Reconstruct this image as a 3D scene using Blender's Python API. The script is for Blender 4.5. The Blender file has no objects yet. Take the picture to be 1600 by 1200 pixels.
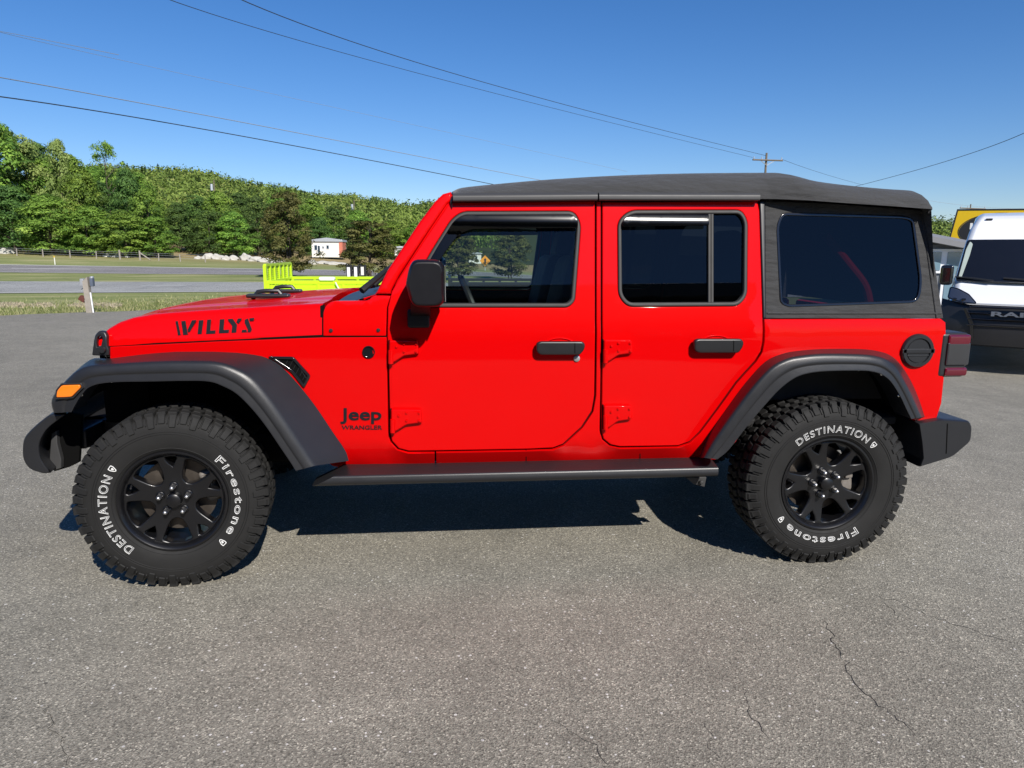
import bpy, bmesh, math, random
import numpy as np
from mathutils import Vector, Matrix
from mathutils.geometry import delaunay_2d_cdt
random.seed(7)
SC = bpy.context.scene
COL = SC.collection
rad = math.radians

# ------------------------------------------------------------------ camera, sky, sun, exposure
CAM = (1.2171, -3.962, 1.4841)
YAW, PITCH, ROLL, FPX = -0.0919, -0.1866, 0.0051, 1098.98      # FPX: focal length in photo pixels (1600 wide)
_f = Vector((-math.sin(YAW)*math.cos(PITCH), math.cos(YAW)*math.cos(PITCH), math.sin(PITCH)))
_r0 = Vector((math.cos(YAW), math.sin(YAW), 0)); _u0 = _r0.cross(_f)
_r = _r0*math.cos(ROLL)+_u0*math.sin(ROLL); _u = -_r0*math.sin(ROLL)+_u0*math.cos(ROLL)
cd = bpy.data.cameras.new('camera'); cam = bpy.data.objects.new('camera', cd); COL.objects.link(cam)
cam.matrix_world = Matrix(((_r.x, _u.x, -_f.x, CAM[0]), (_r.y, _u.y, -_f.y, CAM[1]), (_r.z, _u.z, -_f.z, CAM[2]), (0, 0, 0, 1)))
cd.sensor_width = 36; cd.lens = FPX/1600*36; cd.clip_start = .05; cd.clip_end = 5000
SC.camera = cam
SUN = Vector((.20, -.52, .45)).normalized()                    # towards the sun
w = bpy.data.worlds.new('World'); SC.world = w; w.use_nodes = True
nt = w.node_tree; nt.nodes.clear()
sky = nt.nodes.new('ShaderNodeTexSky'); sky.sky_type = 'NISHITA'; sky.sun_disc = False
sky.sun_elevation = math.asin(SUN.z); sky.sun_rotation = math.atan2(SUN.x, SUN.y)
sky.air_density = 1.0; sky.dust_density = .12; sky.ozone_density = 2.2; sky.altitude = 200
bg = nt.nodes.new('ShaderNodeBackground'); bg.inputs[1].default_value = .10
wo = nt.nodes.new('ShaderNodeOutputWorld')
tint = nt.nodes.new('ShaderNodeMix'); tint.data_type = 'RGBA'; tint.blend_type = 'MULTIPLY'; tint.inputs[0].default_value = 1; tint.inputs[7].default_value = (.67, .735, .91, 1)
nt.links.new(sky.outputs[0], tint.inputs[6]); hsv = nt.nodes.new('ShaderNodeHueSaturation'); hsv.inputs['Saturation'].default_value = 1.2; nt.links.new(tint.outputs[2], hsv.inputs['Color'])
nt.links.new(hsv.outputs[0], bg.inputs[0]); nt.links.new(bg.outputs[0], wo.inputs[0])
ld = bpy.data.lights.new('sun', 'SUN'); ld.energy = 5.0; ld.angle = rad(.53); ld.color = (1, .95, .88)
sun = bpy.data.objects.new('sun', ld); COL.objects.link(sun)
sun.rotation_euler = (-SUN).to_track_quat('-Z', 'Y').to_euler()
SC.view_settings.view_transform = 'Standard'; SC.view_settings.look = 'None'
SC.view_settings.exposure = 0.34; SC.view_settings.gamma = 1.0
try:
    SC.cycles.max_bounces = 8; SC.cycles.transparent_max_bounces = 24; SC.cycles.caustics_reflective = False; SC.cycles.caustics_refractive = False
except Exception: pass

def ray(px, py):
    return (_r*((px-800)/FPX) - _u*((py-600)/FPX) + _f)
def at(px, py, y):
    """the point of the plane y = const seen at a photo pixel"""
    d = ray(px, py); t = (y-CAM[1])/d.y
    return Vector(CAM)+d*t
def zt(x, y):
    """height of the terrain: the lot falls to the right, the land rises to the left past the highway"""
    z = 0.0
    if x > 3.4: z -= .36*min(1, max(0, (x-3.4)/5.5))**1.3
    if y > 40:
        g = min(1.5, max(0, -x)/26)
        z += g*.040*min(y-40, 45)
    return z
def on_ground(px, py):
    d = ray(px, py); t = 1.0; lo = 0
    while t < 900:
        p = Vector(CAM)+d*t
        if p.z < zt(p.x, p.y): break
        lo = t; t *= 1.03
    for _ in range(30):
        m = (lo+t)/2; p = Vector(CAM)+d*m
        if p.z < zt(p.x, p.y): t = m
        else: lo = m
    return Vector(CAM)+d*t

# ------------------------------------------------------------------ bookkeeping
def tag(o, label, cat, group=None):
    o['label'] = label; o['category'] = cat
    if group: o['group'] = group
    return o
def thing(name, label, cat, loc=(0, 0, 0), rz=0, group=None):
    o = bpy.data.objects.new(name, None); o.empty_display_size = .2; COL.objects.link(o)
    o.location = loc; o.rotation_euler = (0, 0, rz)
    return tag(o, label, cat, group)
def mesh_of(bm, sharp=35):
    me = bpy.data.meshes.new('mesh'); bmesh.ops.recalc_face_normals(bm, faces=bm.faces[:]) if sharp is not None else None
    bm.to_mesh(me); bm.free()
    for p in me.polygons: p.use_smooth = True
    if sharp is not None: me.set_sharp_from_angle(angle=rad(sharp))
    return me
def obj(name, me, mat, parent=None, label=None, sharp=35):
    if isinstance(me, bmesh.types.BMesh): me = mesh_of(me, sharp)
    o = bpy.data.objects.new(name, me); COL.objects.link(o)
    if mat and not me.materials:
        for m in (mat if isinstance(mat, (list, tuple)) else [mat]): me.materials.append(m)
    if parent: o.parent = parent
    if label: o['label'] = label
    if sharp is not None and len(me.polygons) < 12000:
        wn = o.modifiers.new('normals', 'WEIGHTED_NORMAL'); wn.keep_sharp = True; wn.weight = 70
    return o
def struct(name, me, mat, kind='structure', sharp=35):
    o = obj(name, me, mat, None, None, sharp); o['kind'] = kind; return o
def copy_tree(o, parent=None):
    c = o.copy(); COL.objects.link(c)
    if parent: c.parent = parent
    for ch in list(o.children): copy_tree(ch, c)
    return c

# ------------------------------------------------------------------ materials
def new_mat(name):
    m = bpy.data.materials.new(name); m.use_nodes = True
    n = m.node_tree.nodes; b = n['Principled BSDF']
    return m, n, m.node_tree.links, b
def noise(n, l, scale, detail=4, rough=.6, coord=None):
    t = n.new('ShaderNodeTexNoise'); t.inputs['Scale'].default_value = scale; t.inputs['Detail'].default_value = detail
    t.inputs['Roughness'].default_value = rough
    if coord is not None: l.new(coord, t.inputs['Vector'])
    return t
def ramp(n, l, src, stops):
    r = n.new('ShaderNodeValToRGB'); e = r.color_ramp.elements
    while len(e) < len(stops): e.new(.5)
    for i, (p, c) in enumerate(stops):
        e[i].position = p; e[i].color = (c[0], c[1], c[2], 1) if hasattr(c, '__len__') else (c, c, c, 1)
    l.new(src, r.inputs[0]); return r
def mixc(n, l, fac, a, b, mode='MIX'):
    m = n.new('ShaderNodeMix'); m.data_type = 'RGBA'; m.blend_type = mode
    for i, v in ((0, fac), (6, a), (7, b)):
        if hasattr(v, 'links'): l.new(v, m.inputs[i])
        elif i == 0: m.inputs[0].default_value = v
        else: m.inputs[i].default_value = (v[0], v[1], v[2], 1)
    return m.outputs[2]
def bump(n, l, b, h, strength, dist=.01):
    bp = n.new('ShaderNodeBump'); bp.inputs['Strength'].default_value = strength; bp.inputs['Distance'].default_value = dist
    l.new(h, bp.inputs['Height']); l.new(bp.outputs[0], b.inputs['Normal']); return bp
def objco(n): return n.new('ShaderNodeTexCoord').outputs['Object']
def pbr(name, col, rough=.5, metal=0, coat=0, spec=.5, var=.12, vs=6, bs=0, bscale=300, bd=.002):
    m, n, l, b = new_mat(name)
    co = objco(n)
    t = noise(n, l, vs, 5, .6, co)
    c = mixc(n, l, t.outputs[0], [v*(1-var) for v in col], [min(1, v*(1+var)) for v in col])
    l.new(c, b.inputs['Base Color'])
    r = n.new('ShaderNodeMapRange'); r.inputs[3].default_value = max(.02, rough*.85); r.inputs[4].default_value = min(1, rough*1.15)
    l.new(noise(n, l, vs*3, 4, .6, co).outputs[0], r.inputs[0]); l.new(r.outputs[0], b.inputs['Roughness'])
    b.inputs['Metallic'].default_value = metal; b.inputs['Coat Weight'].default_value = coat; b.inputs['Coat Roughness'].default_value = .03
    b.inputs['Specular IOR Level'].default_value = spec
    if bs: bump(n, l, b, noise(n, l, bscale, 3, .6, co).outputs[0], bs, bd)
    return m
def glass(name, tint, rough=0.0, ior=1.5):
    m, n, l, b = new_mat(name); n.remove(b)
    tr = n.new('ShaderNodeBsdfTransparent'); tr.inputs[0].default_value = (*tint, 1)
    gl = n.new('ShaderNodeBsdfGlossy'); gl.inputs['Roughness'].default_value = rough
    fr = n.new('ShaderNodeFresnel'); fr.inputs[0].default_value = ior
    mx = n.new('ShaderNodeMixShader'); l.new(fr.outputs[0], mx.inputs[0]); l.new(tr.outputs[0], mx.inputs[1]); l.new(gl.outputs[0], mx.inputs[2])
    l.new(mx.outputs[0], n['Material Output'].inputs[0]); return m
M = {}
M['red'] = pbr('red_paint', (.58, .0008, .0012), .45, 0, .40, .02, .03, 3)
M['flare'] = pbr('moulded_black_plastic', (.0145, .015, .0172), .37, 0, 0, .5, .1, 5, .25, 900, .001)
M['black'] = pbr('black_plastic', (.018, .018, .020), .4, 0, 0, .5, .15, 8)
M['handle'] = pbr('satin_black', (.012, .012, .013), .36)
M['gloss'] = pbr('gloss_black', (.008, .008, .009), .12, 0, .6)
M['dark'] = pbr('underbody_black', (.004, .004, .004), .9, 0, 0, .08)
M['decal'] = pbr('black_decal', (.010, .011, .014), .5, 0, 0, .2)
M['trim'] = pbr('satin_grey_trim', (.034, .033, .032), .55, 0, 0, .3)
M['rail'] = pbr('satin_rail', (.045, .045, .046), .5, 0, 0, .4)
M['rubber'] = pbr('tyre_rubber', (.0112, .0110, .0106), .75, 0, 0, .35, .45, 9, .25, 260)
M['wheel'] = pbr('black_alloy', (.0055, .0055, .0065), .34, .1, .1)
M['chrome'] = pbr('bright_steel', (.62, .61, .60), .16, 1)
M['iron'] = pbr('brake_iron', (.10, .085, .072), .45, .7, 0, .5, .4, 25)
M['amber'] = pbr('amber_lens', (.80, .19, .008), .2, 0, .8)
M['redlens'] = pbr('red_lens', (.10, .004, .014), .15, 0, .6)
M['greylens'] = pbr('smoked_lens', (.03, .031, .034), .25, 0, .5)
M['letters'] = pbr('white_lettering', (.72, .72, .70), .6, 0, 0, .4, .12, 30)
M['interior'] = pbr('interior_black', (.010, .010, .011), .8)
M['lug'] = pbr('lug_steel', (.66, .65, .64), .38, 1)
M['mirror_shell'] = pbr('mirror_shell_black', (.006, .006, .008), .42, 0, 0, .3)
M['lock'] = pbr('brushed_steel', (.42, .42, .42), .42, .7)
M['lamp_dark'] = pbr('dark_lamp_glass', (.07, .08, .11), .08, .2, 1)
M['mirrorglass'] = pbr('mirror_glass', (.7, .7, .7), .03, 1)
M['headlamp'] = pbr('headlamp_glass', (.45, .46, .48), .08, .3, 1)
M['white'] = pbr('white_paint', (.80, .81, .82), .32, 0, .8, .5, .03, 2)
M['glass_front'] = glass('clear_tinted_glass', (.74, .82, .80))
M['glass_rear'] = glass('privacy_glass', (.055, .06, .065))
M['visor'] = glass('smoked_acrylic', (.03, .03, .03), .17)
M['vinyl'] = glass('smoked_vinyl', (.15, .16, .18), .01)
# soft top fabric
m, n, l, b = new_mat('soft_top_fabric'); co = objco(n)
c = mixc(n, l, noise(n, l, 2.2, 6, .65, co).outputs[0], (.021, .021, .0215), (.034, .034, .034)); l.new(c, b.inputs['Base Color'])
b.inputs['Roughness'].default_value = .85; b.inputs['Sheen Weight'].default_value = .25
mp = n.new('ShaderNodeMapping'); mp.inputs['Scale'].default_value = (1.0, 1.0, 3.2); l.new(co, mp.inputs[0])
wv = noise(n, l, 5.5, 3, .5, mp.outputs[0]); fine = noise(n, l, 700, 2, .5, co)
ad = n.new('ShaderNodeMath'); ad.operation = 'MULTIPLY_ADD'; ad.inputs[1].default_value = .05; l.new(fine.outputs[0], ad.inputs[0]); l.new(wv.outputs[0], ad.inputs[2])
bump(n, l, b, ad.outputs[0], .8, .04); M['fabric'] = m

# ------------------------------------------------------------------ geometry helpers
def bez(pts, n=6, closed=False):
    """Catmull-Rom through points (any dimension)"""
    P = [np.array(p, float) for p in pts]; out = []; N = len(P)
    for i in range(N if closed else N-1):
        p0 = P[i-1] if (closed or i > 0) else 2*P[0]-P[1]
        p1, p2 = P[i], P[(i+1) % N]
        p3 = P[(i+2) % N] if (closed or i+2 < N) else 2*p2-p1
        for k in range(n):
            t = k/n
            out.append(.5*((2*p1)+(-p0+p2)*t+(2*p0-5*p1+4*p2-p3)*t*t+(-p0+3*p1-3*p2+p3)*t**3))
    if not closed: out.append(P[-1])
    return out
def fillet(pts, r, n=5):
    """round every corner of a closed polygon; r a number or one per corner"""
    out = []; N = len(pts)
    for i in range(N):
        a, p, c = (np.array(pts[j % N], float) for j in (i-1, i, i+1))
        rr = r[i] if hasattr(r, '__len__') else r
        va, vc = a-p, c-p; la, lc = np.linalg.norm(va), np.linalg.norm(vc)
        va /= la; vc /= lc
        d = min(rr, la*.48, lc*.48)
        if d < 1e-5: out.append(p); continue
        s, e = p+va*d, p+vc*d
        for k in range(n+1):
            t = k/n; out.append((1-t)**2*s+2*t*(1-t)*p+t*t*e)
    return out
def area2(pts): return sum(pts[i-1][0]*pts[i][1]-pts[i][0]*pts[i-1][1] for i in range(len(pts)))/2
def dens(pts, step):
    out = []
    for i in range(len(pts)):
        a, b_ = np.array(pts[i], float), np.array(pts[(i+1) % len(pts)], float)
        L = np.linalg.norm(b_-a)
        if L < 1e-5: continue
        k = max(1, int(math.ceil(L/step)))
        for j in range(k): out.append(a+(b_-a)*j/k)
    return out
def offset(pts, d):
    """move a closed CCW polygon's boundary inwards by d"""
    N = len(pts); out = []
    for i in range(N):
        a, p, c = (np.array(pts[j % N], float) for j in (i-1, i, i+1))
        e1, e2 = p-a, c-p
        n1 = np.array((-e1[1], e1[0]))/max(1e-9, np.linalg.norm(e1)); n2 = np.array((-e2[1], e2[0]))/max(1e-9, np.linalg.norm(e2))
        m_ = n1+n2; L = np.linalg.norm(m_)
        m_ = m_/L if L > 1e-6 else n1
        k = 1/max(.5, float(np.dot(m_, n1)))
        out.append(p+m_*d*k)
    return out
def inside(p, poly):
    x, y = p; c = False; j = len(poly)-1
    for i in range(len(poly)):
        xi, yi = poly[i][0], poly[i][1]; xj, yj = poly[j][0], poly[j][1]
        if (yi > y) != (yj > y) and x < (xj-xi)*(y-yi)/(yj-yi)+xi: c = not c
        j = i
    return c
def panel(outline, holes, S, thick=.03, r=.004, step=.06, gap=0, back=False, bm=None, steps=3):
    """a sheet with rounded rims: 2-D outline (and holes) laid on the surface S(u, v, depth)"""
    bm = bm or bmesh.new()
    loops = []
    for k, lp in enumerate([outline]+list(holes)):
        lp = [np.array(p, float) for p in lp]
        if (area2(lp) < 0) == (k == 0): lp = lp[::-1]           # outline CCW, holes CW: offset() then moves both into the sheet
        lp = dens(lp, step)
        if gap: lp = offset(lp, gap)
        keep = [lp[0]]
        for q in lp[1:]:
            if np.linalg.norm(q-keep[-1]) > r*1.05: keep.append(q)
        if len(keep) > 3 and np.linalg.norm(keep[-1]-keep[0]) < r*1.05: keep.pop()
        lp = keep
        loops.append(lp)
    rings = []
    for lp in loops:
        rs = []
        for k in range(steps+1):
            t = k/steps*math.pi/2
            q = offset(lp, r*(1-math.cos(t))) if k else lp
            rs.append([bm.verts.new(S(p[0], p[1], r*(1-math.sin(t)))) for p in q])
            last = q
        bk = [bm.verts.new(S(p[0], p[1], thick)) for p in lp]
        N = len(lp)
        for A, B in zip([bk]+rs[:-1], rs):
            for i in range(N): bm.faces.new((A[i], A[(i+1) % N], B[(i+1) % N], B[i]))
        rings.append((last, rs[-1], bk, lp))
    def fill(polys, vsets, depth):
        V = []; E = []; ref = []
        for q, vs in zip(polys, vsets):
            o = len(V); V += [Vector((float(p[0]), float(p[1]))) for p in q]; ref += vs
            E += [(o+i, o+(i+1) % len(q)) for i in range(len(q))]
        xs = [v.x for v in V]; ys = [v.y for v in V]; g = step*1.1
        bnd = np.array([(v.x, v.y) for v in V])
        yy = min(ys)+g/2; row = 0
        while yy < max(ys):
            xx = min(xs)+(g/2 if row % 2 else 0)
            while xx < max(xs):
                if inside((xx, yy), polys[0]) and not any(inside((xx, yy), h) for h in polys[1:]):
                    if ((bnd-(xx, yy))**2).sum(1).min() > (.45*g)**2: V.append(Vector((xx, yy))); ref.append(None)
                xx += g
            yy += g*.87; row += 1
        vo, eo, fo, ov, oe, of = delaunay_2d_cdt(V, E, [], 0, 1e-7)
        mp_ = []
        for i, v in enumerate(vo):
            src = [s for s in ov[i] if ref[s] is not None]
            mp_.append(ref[src[0]] if src else bm.verts.new(S(v.x, v.y, depth)))
        # flood from outside, changing sides at every constrained edge
        con = {frozenset(e) for e, o_ in zip(eo, oe) if o_}; ed = {}
        for k, f in enumerate(fo):
            for i in range(len(f)): ed.setdefault(frozenset((f[i-1], f[i])), []).append(k)
        par = {}; todo = []
        for e, ks in ed.items():
            if len(ks) == 1 and ks[0] not in par: par[ks[0]] = 1 if e in con else 0; todo.append(ks[0])
        while todo:
            k = todo.pop(); f = fo[k]
            for i in range(len(f)):
                e = frozenset((f[i-1], f[i]))
                for q in ed[e]:
                    if q not in par: par[q] = par[k] ^ (1 if e in con else 0); todo.append(q)
        for k, f in enumerate(fo):
            if not par.get(k): continue
            vs = [mp_[i] for i in f]
            if len(set(vs)) == len(vs):
                try: bm.faces.new(vs)
                except ValueError: pass
    fill([x[0] for x in rings], [x[1] for x in rings], 0)
    if back: fill([x[3] for x in rings], [x[2] for x in rings], thick)
    return bm
def loft(rows, bm=None, closed=False, caps=False):
    bm = bm or bmesh.new()
    V = [[bm.verts.new(tuple(p)) for p in r_] for r_ in rows]; N = len(V[0])
    for A, B in zip(V[:-1], V[1:]):
        for i in range(N if closed else N-1):
            try: bm.faces.new((A[i], A[(i+1) % N], B[(i+1) % N], B[i]))
            except ValueError: pass
    if caps:
        bm.faces.new(V[0][::-1]); bm.faces.new(V[-1])
    return bm
def tube(pts, r, seg=8, bm=None, caps=True):
    bm = bm or bmesh.new(); pts = [Vector(p) for p in pts]; rows = []
    prev = None
    for i, p in enumerate(pts):
        t = (pts[min(i+1, len(pts)-1)]-pts[max(i-1, 0)]).normalized()
        if prev is None:
            a = Vector((0, 0, 1)) if abs(t.z) < .9 else Vector((1, 0, 0)); u = t.cross(a).normalized()
        else: u = (prev-t*prev.dot(t)).normalized()
        prev = u; v = t.cross(u); rr = r[i] if hasattr(r, '__len__') else r
        rows.append([p+u*rr*math.cos(k*2*math.pi/seg)+v*rr*math.sin(k*2*math.pi/seg) for k in range(seg)])
    return loft(rows, bm, True, caps)
def box(c, s, r=0.0, bm=None, seg=2, rot=None):
    b2 = bmesh.new(); bmesh.ops.create_cube(b2, size=1)
    for v in b2.verts: v.co = Vector((v.co.x*s[0], v.co.y*s[1], v.co.z*s[2]))
    if r: bmesh.ops.bevel(b2, geom=b2.edges[:], offset=min(r, min(s)*.49), segments=seg, profile=.5, affect='EDGES')
    mt = Matrix.Translation(Vector(c)) @ (rot.to_4x4() if rot else Matrix.Identity(4))
    bmesh.ops.transform(b2, matrix=mt, verts=b2.verts[:])
    if bm is None: return b2
    me = bpy.data.meshes.new('t'); b2.to_mesh(me); b2.free(); bm.from_mesh(me); bpy.data.meshes.remove(me); return bm
def lathe(prof, seg=48, bm=None, closed=False):
    """prof: (r, y) pairs turned about the y axis"""
    rows = [[(p[0]*math.cos(a), p[1], p[0]*math.sin(a)) for p in prof] for a in [k*2*math.pi/seg for k in range(seg)]]
    bm = bm or bmesh.new(); V = [[bm.verts.new(p) for p in r_] for r_ in rows]; N = len(prof)
    for i in range(seg):
        A, B = V[i], V[(i+1) % seg]
        for k in range(N if closed else N-1): bm.faces.new((A[k], A[(k+1) % N], B[(k+1) % N], B[k]))
    return bm
def move(bm, loc=(0, 0, 0), rot=None):
    bmesh.ops.transform(bm, matrix=Matrix.Translation(Vector(loc)) @ (rot.to_4x4() if rot else Matrix.Identity(4)), verts=bm.verts[:]); return bm
def prism(pts, y0, y1, r=.006, bm=None):
    """(x, z) polygon extruded from y0 (front, rounded rim) to y1"""
    s = 1 if y1 > y0 else -1
    return panel(pts, [], lambda x, z, d: (x, y0+s*d, z), abs(y1-y0), r, .12, back=True, bm=bm)
def text_me(s, bold=0, outline=0, depth=0, space=1.0):
    cu = bpy.data.curves.new('t', 'FONT'); cu.body = s; cu.size = 1; cu.space_character = space; cu.offset = bold; cu.resolution_u = 4
    if outline: cu.fill_mode = 'NONE'; cu.bevel_depth = outline; cu.bevel_resolution = 0
    else: cu.extrude = depth
    o = bpy.data.objects.new('t', cu); COL.objects.link(o)
    dg = bpy.context.evaluated_depsgraph_get(); me = bpy.data.meshes.new_from_object(o.evaluated_get(dg))
    bpy.data.objects.remove(o); bpy.data.curves.remove(cu)
    if me.materials: me.materials.clear()
    return me
# ------------------------------------------------------------------ the setting
STEER = rad(6)
def ss(t): t = min(1, max(0, t)); return t*t*(3-2*t)
def grid_sheet(xs, ys, zf):
    V = [(x, y, zf(x, y)) for y in ys for x in xs]; n = len(xs)
    F = [(j*n+i, j*n+i+1, (j+1)*n+i+1, (j+1)*n+i) for j in range(len(ys)-1) for i in range(n-1)]
    me = bpy.data.meshes.new('sheet'); me.from_pydata(V, [], F)
    for p in me.polygons: p.use_smooth = True
    return me
def quads_np(V, tone=None, ns=4):
    """numpy (n, ns, 3) faces to a mesh, one tone value per face"""
    n = len(V); me = bpy.data.meshes.new('quads'); me.vertices.add(n*ns); me.vertices.foreach_set('co', V.reshape(-1).astype(np.float32))
    me.loops.add(n*ns); me.loops.foreach_set('vertex_index', np.arange(n*ns, dtype=np.int32))
    me.polygons.add(n); me.polygons.foreach_set('loop_start', np.arange(0, n*ns, ns, dtype=np.int32))
    if tone is not None:
        at_ = me.attributes.new('tone', 'FLOAT', 'POINT'); at_.data.foreach_set('value', np.repeat(tone, ns).astype(np.float32))
    me.update(calc_edges=True); return me
# asphalt
def asphalt(name, base, warm=(1.075, 1.0, .815), specks=1.0):
    m, n, l, b = new_mat(name); co = objco(n)
    big = noise(n, l, .35, 5, .6, co); mid = noise(n, l, 3.5, 5, .65, co); small = noise(n, l, 90, 4, .75, co)
    vo = n.new('ShaderNodeTexVoronoi'); vo.inputs['Scale'].default_value = 188; l.new(co, vo.inputs['Vector'])
    vo2 = n.new('ShaderNodeTexVoronoi'); vo2.inputs['Scale'].default_value = 62; l.new(co, vo2.inputs['Vector'])
    sep = n.new('ShaderNodeSeparateColor'); l.new(vo.outputs['Color'], sep.inputs[0])
    sep2 = n.new('ShaderNodeSeparateColor'); l.new(vo2.outputs['Color'], sep2.inputs[0])
    c0 = [base*k for k in warm]
    r1 = ramp(n, l, sep.outputs[0], [(0, [v*.46 for v in c0]), (.2, [v*.79 for v in c0]), (.70, [v*1.08 for v in c0]), (.92, [v*1.42 for v in c0]), (1, [v*2.3 for v in c0])])
    # pale chips: few cells, and only near the cell's centre
    lt = n.new('ShaderNodeMath'); lt.operation = 'LESS_THAN'; lt.inputs[1].default_value = .30; l.new(vo2.outputs['Distance'], lt.inputs[0])
    gt = n.new('ShaderNodeMath'); gt.operation = 'GREATER_THAN'; gt.inputs[1].default_value = .968; l.new(sep2.outputs[1], gt.inputs[0])
    mu = n.new('ShaderNodeMath'); mu.operation = 'MULTIPLY'; l.new(lt.outputs[0], mu.inputs[0]); l.new(gt.outputs[0], mu.inputs[1])
    mu2 = n.new('ShaderNodeMath'); mu2.operation = 'MULTIPLY'; l.new(mu.outputs[0], mu2.inputs[0]); mu2.inputs[1].default_value = specks
    c = mixc(n, l, mu2.outputs[0], r1.outputs[0], (.55, .53, .49))
    st = noise(n, l, .9, 3, .5, co); stn = ramp(n, l, st.outputs[0], [(.64, 1.0), (.74, .80)]); c = mixc(n, l, 1.0, c, stn.outputs[0], 'MULTIPLY')
    mpg = n.new('ShaderNodeMapping'); mpg.inputs['Rotation'].default_value = (0, 0, .35); mpg.inputs['Scale'].default_value = (.5, 6, 1); l.new(co, mpg.inputs[0])
    stk = ramp(n, l, noise(n, l, 1.0, 4, .6, mpg.outputs[0]).outputs[0], [(.55, 1.0), (.72, 1.10)]); c = mixc(n, l, 1.0, c, stk.outputs[0], 'MULTIPLY')
    s1 = ramp(n, l, big.outputs[0], [(.3, .82), (.7, 1.13)]); c = mixc(n, l, 1.0, c, s1.outputs[0], 'MULTIPLY')
    s2 = ramp(n, l, mid.outputs[0], [(.3, .86), (.7, 1.10)]); c = mixc(n, l, 1.0, c, s2.outputs[0], 'MULTIPLY')
    s3 = ramp(n, l, small.outputs[0], [(.25, .74), (.75, 1.25)]); c = mixc(n, l, 1.0, c, s3.outputs[0], 'MULTIPLY')
    l.new(c, b.inputs['Base Color']); b.inputs['Roughness'].default_value = .82; b.inputs['Specular IOR Level'].default_value = .35
    ad = n.new('ShaderNodeMath'); ad.operation = 'ADD'; l.new(vo.outputs['Distance'], ad.inputs[0]); l.new(small.outputs[0], ad.inputs[1])
    bump(n, l, b, ad.outputs[0], .55, .004); return m
M['asphalt'] = asphalt('asphalt', .200)
M['road_a'] = asphalt('road_asphalt_pale', .29, (1.0, 1.0, .94), .3)
M['road_b'] = asphalt('road_asphalt', .205, (1.05, .99, .96), .3)
M['paint'] = pbr('road_paint', (.62, .62, .58), .7, 0, 0, .4, .15, 8)
# grass
m, n, l, b = new_mat('grass_ground'); co = objco(n)
mp = n.new('ShaderNodeMapping'); mp.inputs['Scale'].default_value = (.16, .75, 1); l.new(co, mp.inputs[0])
g1 = noise(n, l, 1.0, 6, .65, mp.outputs[0]); g2 = noise(n, l, 9, 5, .75, co)
c = ramp(n, l, g1.outputs[0], [(.30, (.145, .178, .055)), (.48, (.205, .232, .085)), (.60, (.28, .28, .125)), (.72, (.40, .36, .20))])
k = ramp(n, l, g2.outputs[0], [(.2, .55), (.8, 1.35)]); c2 = mixc(n, l, 1.0, c.outputs[0], k.outputs[0], 'MULTIPLY')
sx = n.new('ShaderNodeSeparateXYZ'); l.new(co, sx.inputs[0])
far = n.new('ShaderNodeMapRange'); far.inputs[1].default_value = 54; far.inputs[2].default_value = 66; l.new(sx.outputs[1], far.inputs[0])
c3 = mixc(n, l, far.outputs[0], c2, mixc(n, l, g2.outputs[0], (.20, .155, .07), (.36, .28, .14)))
l.new(c3, b.inputs['Base Color']); b.inputs['Roughness'].default_value = .95; b.inputs['Specular IOR Level'].default_value = .15
bump(n, l, b, g2.outputs[0], .4, .04); M['grass'] = m
def spaced(a, b_, n_, p): return [a+(b_-a)*t for t in np.linspace(0, 1, n_)] if p == 1 else [math.copysign(abs(t)**p, t)*b_ for t in np.linspace(-1, 1, n_)]
xs = [math.copysign(abs(t)**2.2, t)*1400 for t in np.linspace(-1, 1, 121)]
ys = sorted(set([-300, -120, -60, -30]+list(np.linspace(-10, 130, 90))+[160, 220, 320, 500, 900, 1800]))
struct('ground', grid_sheet(xs, ys, lambda x, y: zt(x, y)-.05), M['grass'])
E0 = on_ground(0, 490); E1 = on_ground(205, 482.5); sl = (E1.y-E0.y)/(E1.x-E0.x)
def lot_edge(x): return min(19.8, E0.y+sl*(x-E0.x)+.10*math.sin(x*2.1)+.05*math.sin(x*5.7+1))
lx = sorted(set(list(np.linspace(-60, -14, 20))+list(np.linspace(-14, 14, 113))+list(np.linspace(14, 70, 25))))
V = []; F = []; T = [0, .25, .5]+list(np.linspace(.6, 1, 20))
for x in lx:
    for t in T: y = -30+(lot_edge(x)+30)*t; V.append((x, y, zt(x, y)-(.045 if t == 1 else 0)))
nT = len(T)
for i in range(len(lx)-1):
    for j in range(nT-1): F.append((i*nT+j, (i+1)*nT+j, (i+1)*nT+j+1, i*nT+j+1))
me = bpy.data.meshes.new('lot'); me.from_pydata(V, [], F); struct('parking_lot', me, M['asphalt'])
# cracks in the asphalt
rnd = random.Random(11); bm = bmesh.new()
def crack(px, w0):
    P = [on_ground(*q) for q in px]; pts = []
    for a, b_ in zip(P[:-1], P[1:]):
        k = max(2, int((b_-a).length/.018)); nrm = Vector((-(b_-a).y, (b_-a).x, 0)).normalized()
        for i in range(k): pts.append(a.lerp(b_, i/k)+nrm*rnd.gauss(0, .0075))
    pts.append(P[-1]); L = []; R = []
    for i, p in enumerate(pts):
        t = (pts[min(i+1, len(pts)-1)]-pts[max(0, i-1)]).normalized(); nn = Vector((-t.y, t.x, 0))
        e = min(1, i/4, (len(pts)-1-i)/4); ww = w0*.42*(.35+rnd.random()*.9)*e*(0.15 if rnd.random() < .12 else 1)+.0003
        L.append(bm.verts.new((p+nn*ww)+Vector((0, 0, .0015)))); R.append(bm.verts.new((p-nn*ww)+Vector((0, 0, .0015))))
    for i in range(len(pts)-1): bm.faces.new((L[i], R[i], R[i+1], L[i+1]))
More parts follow.
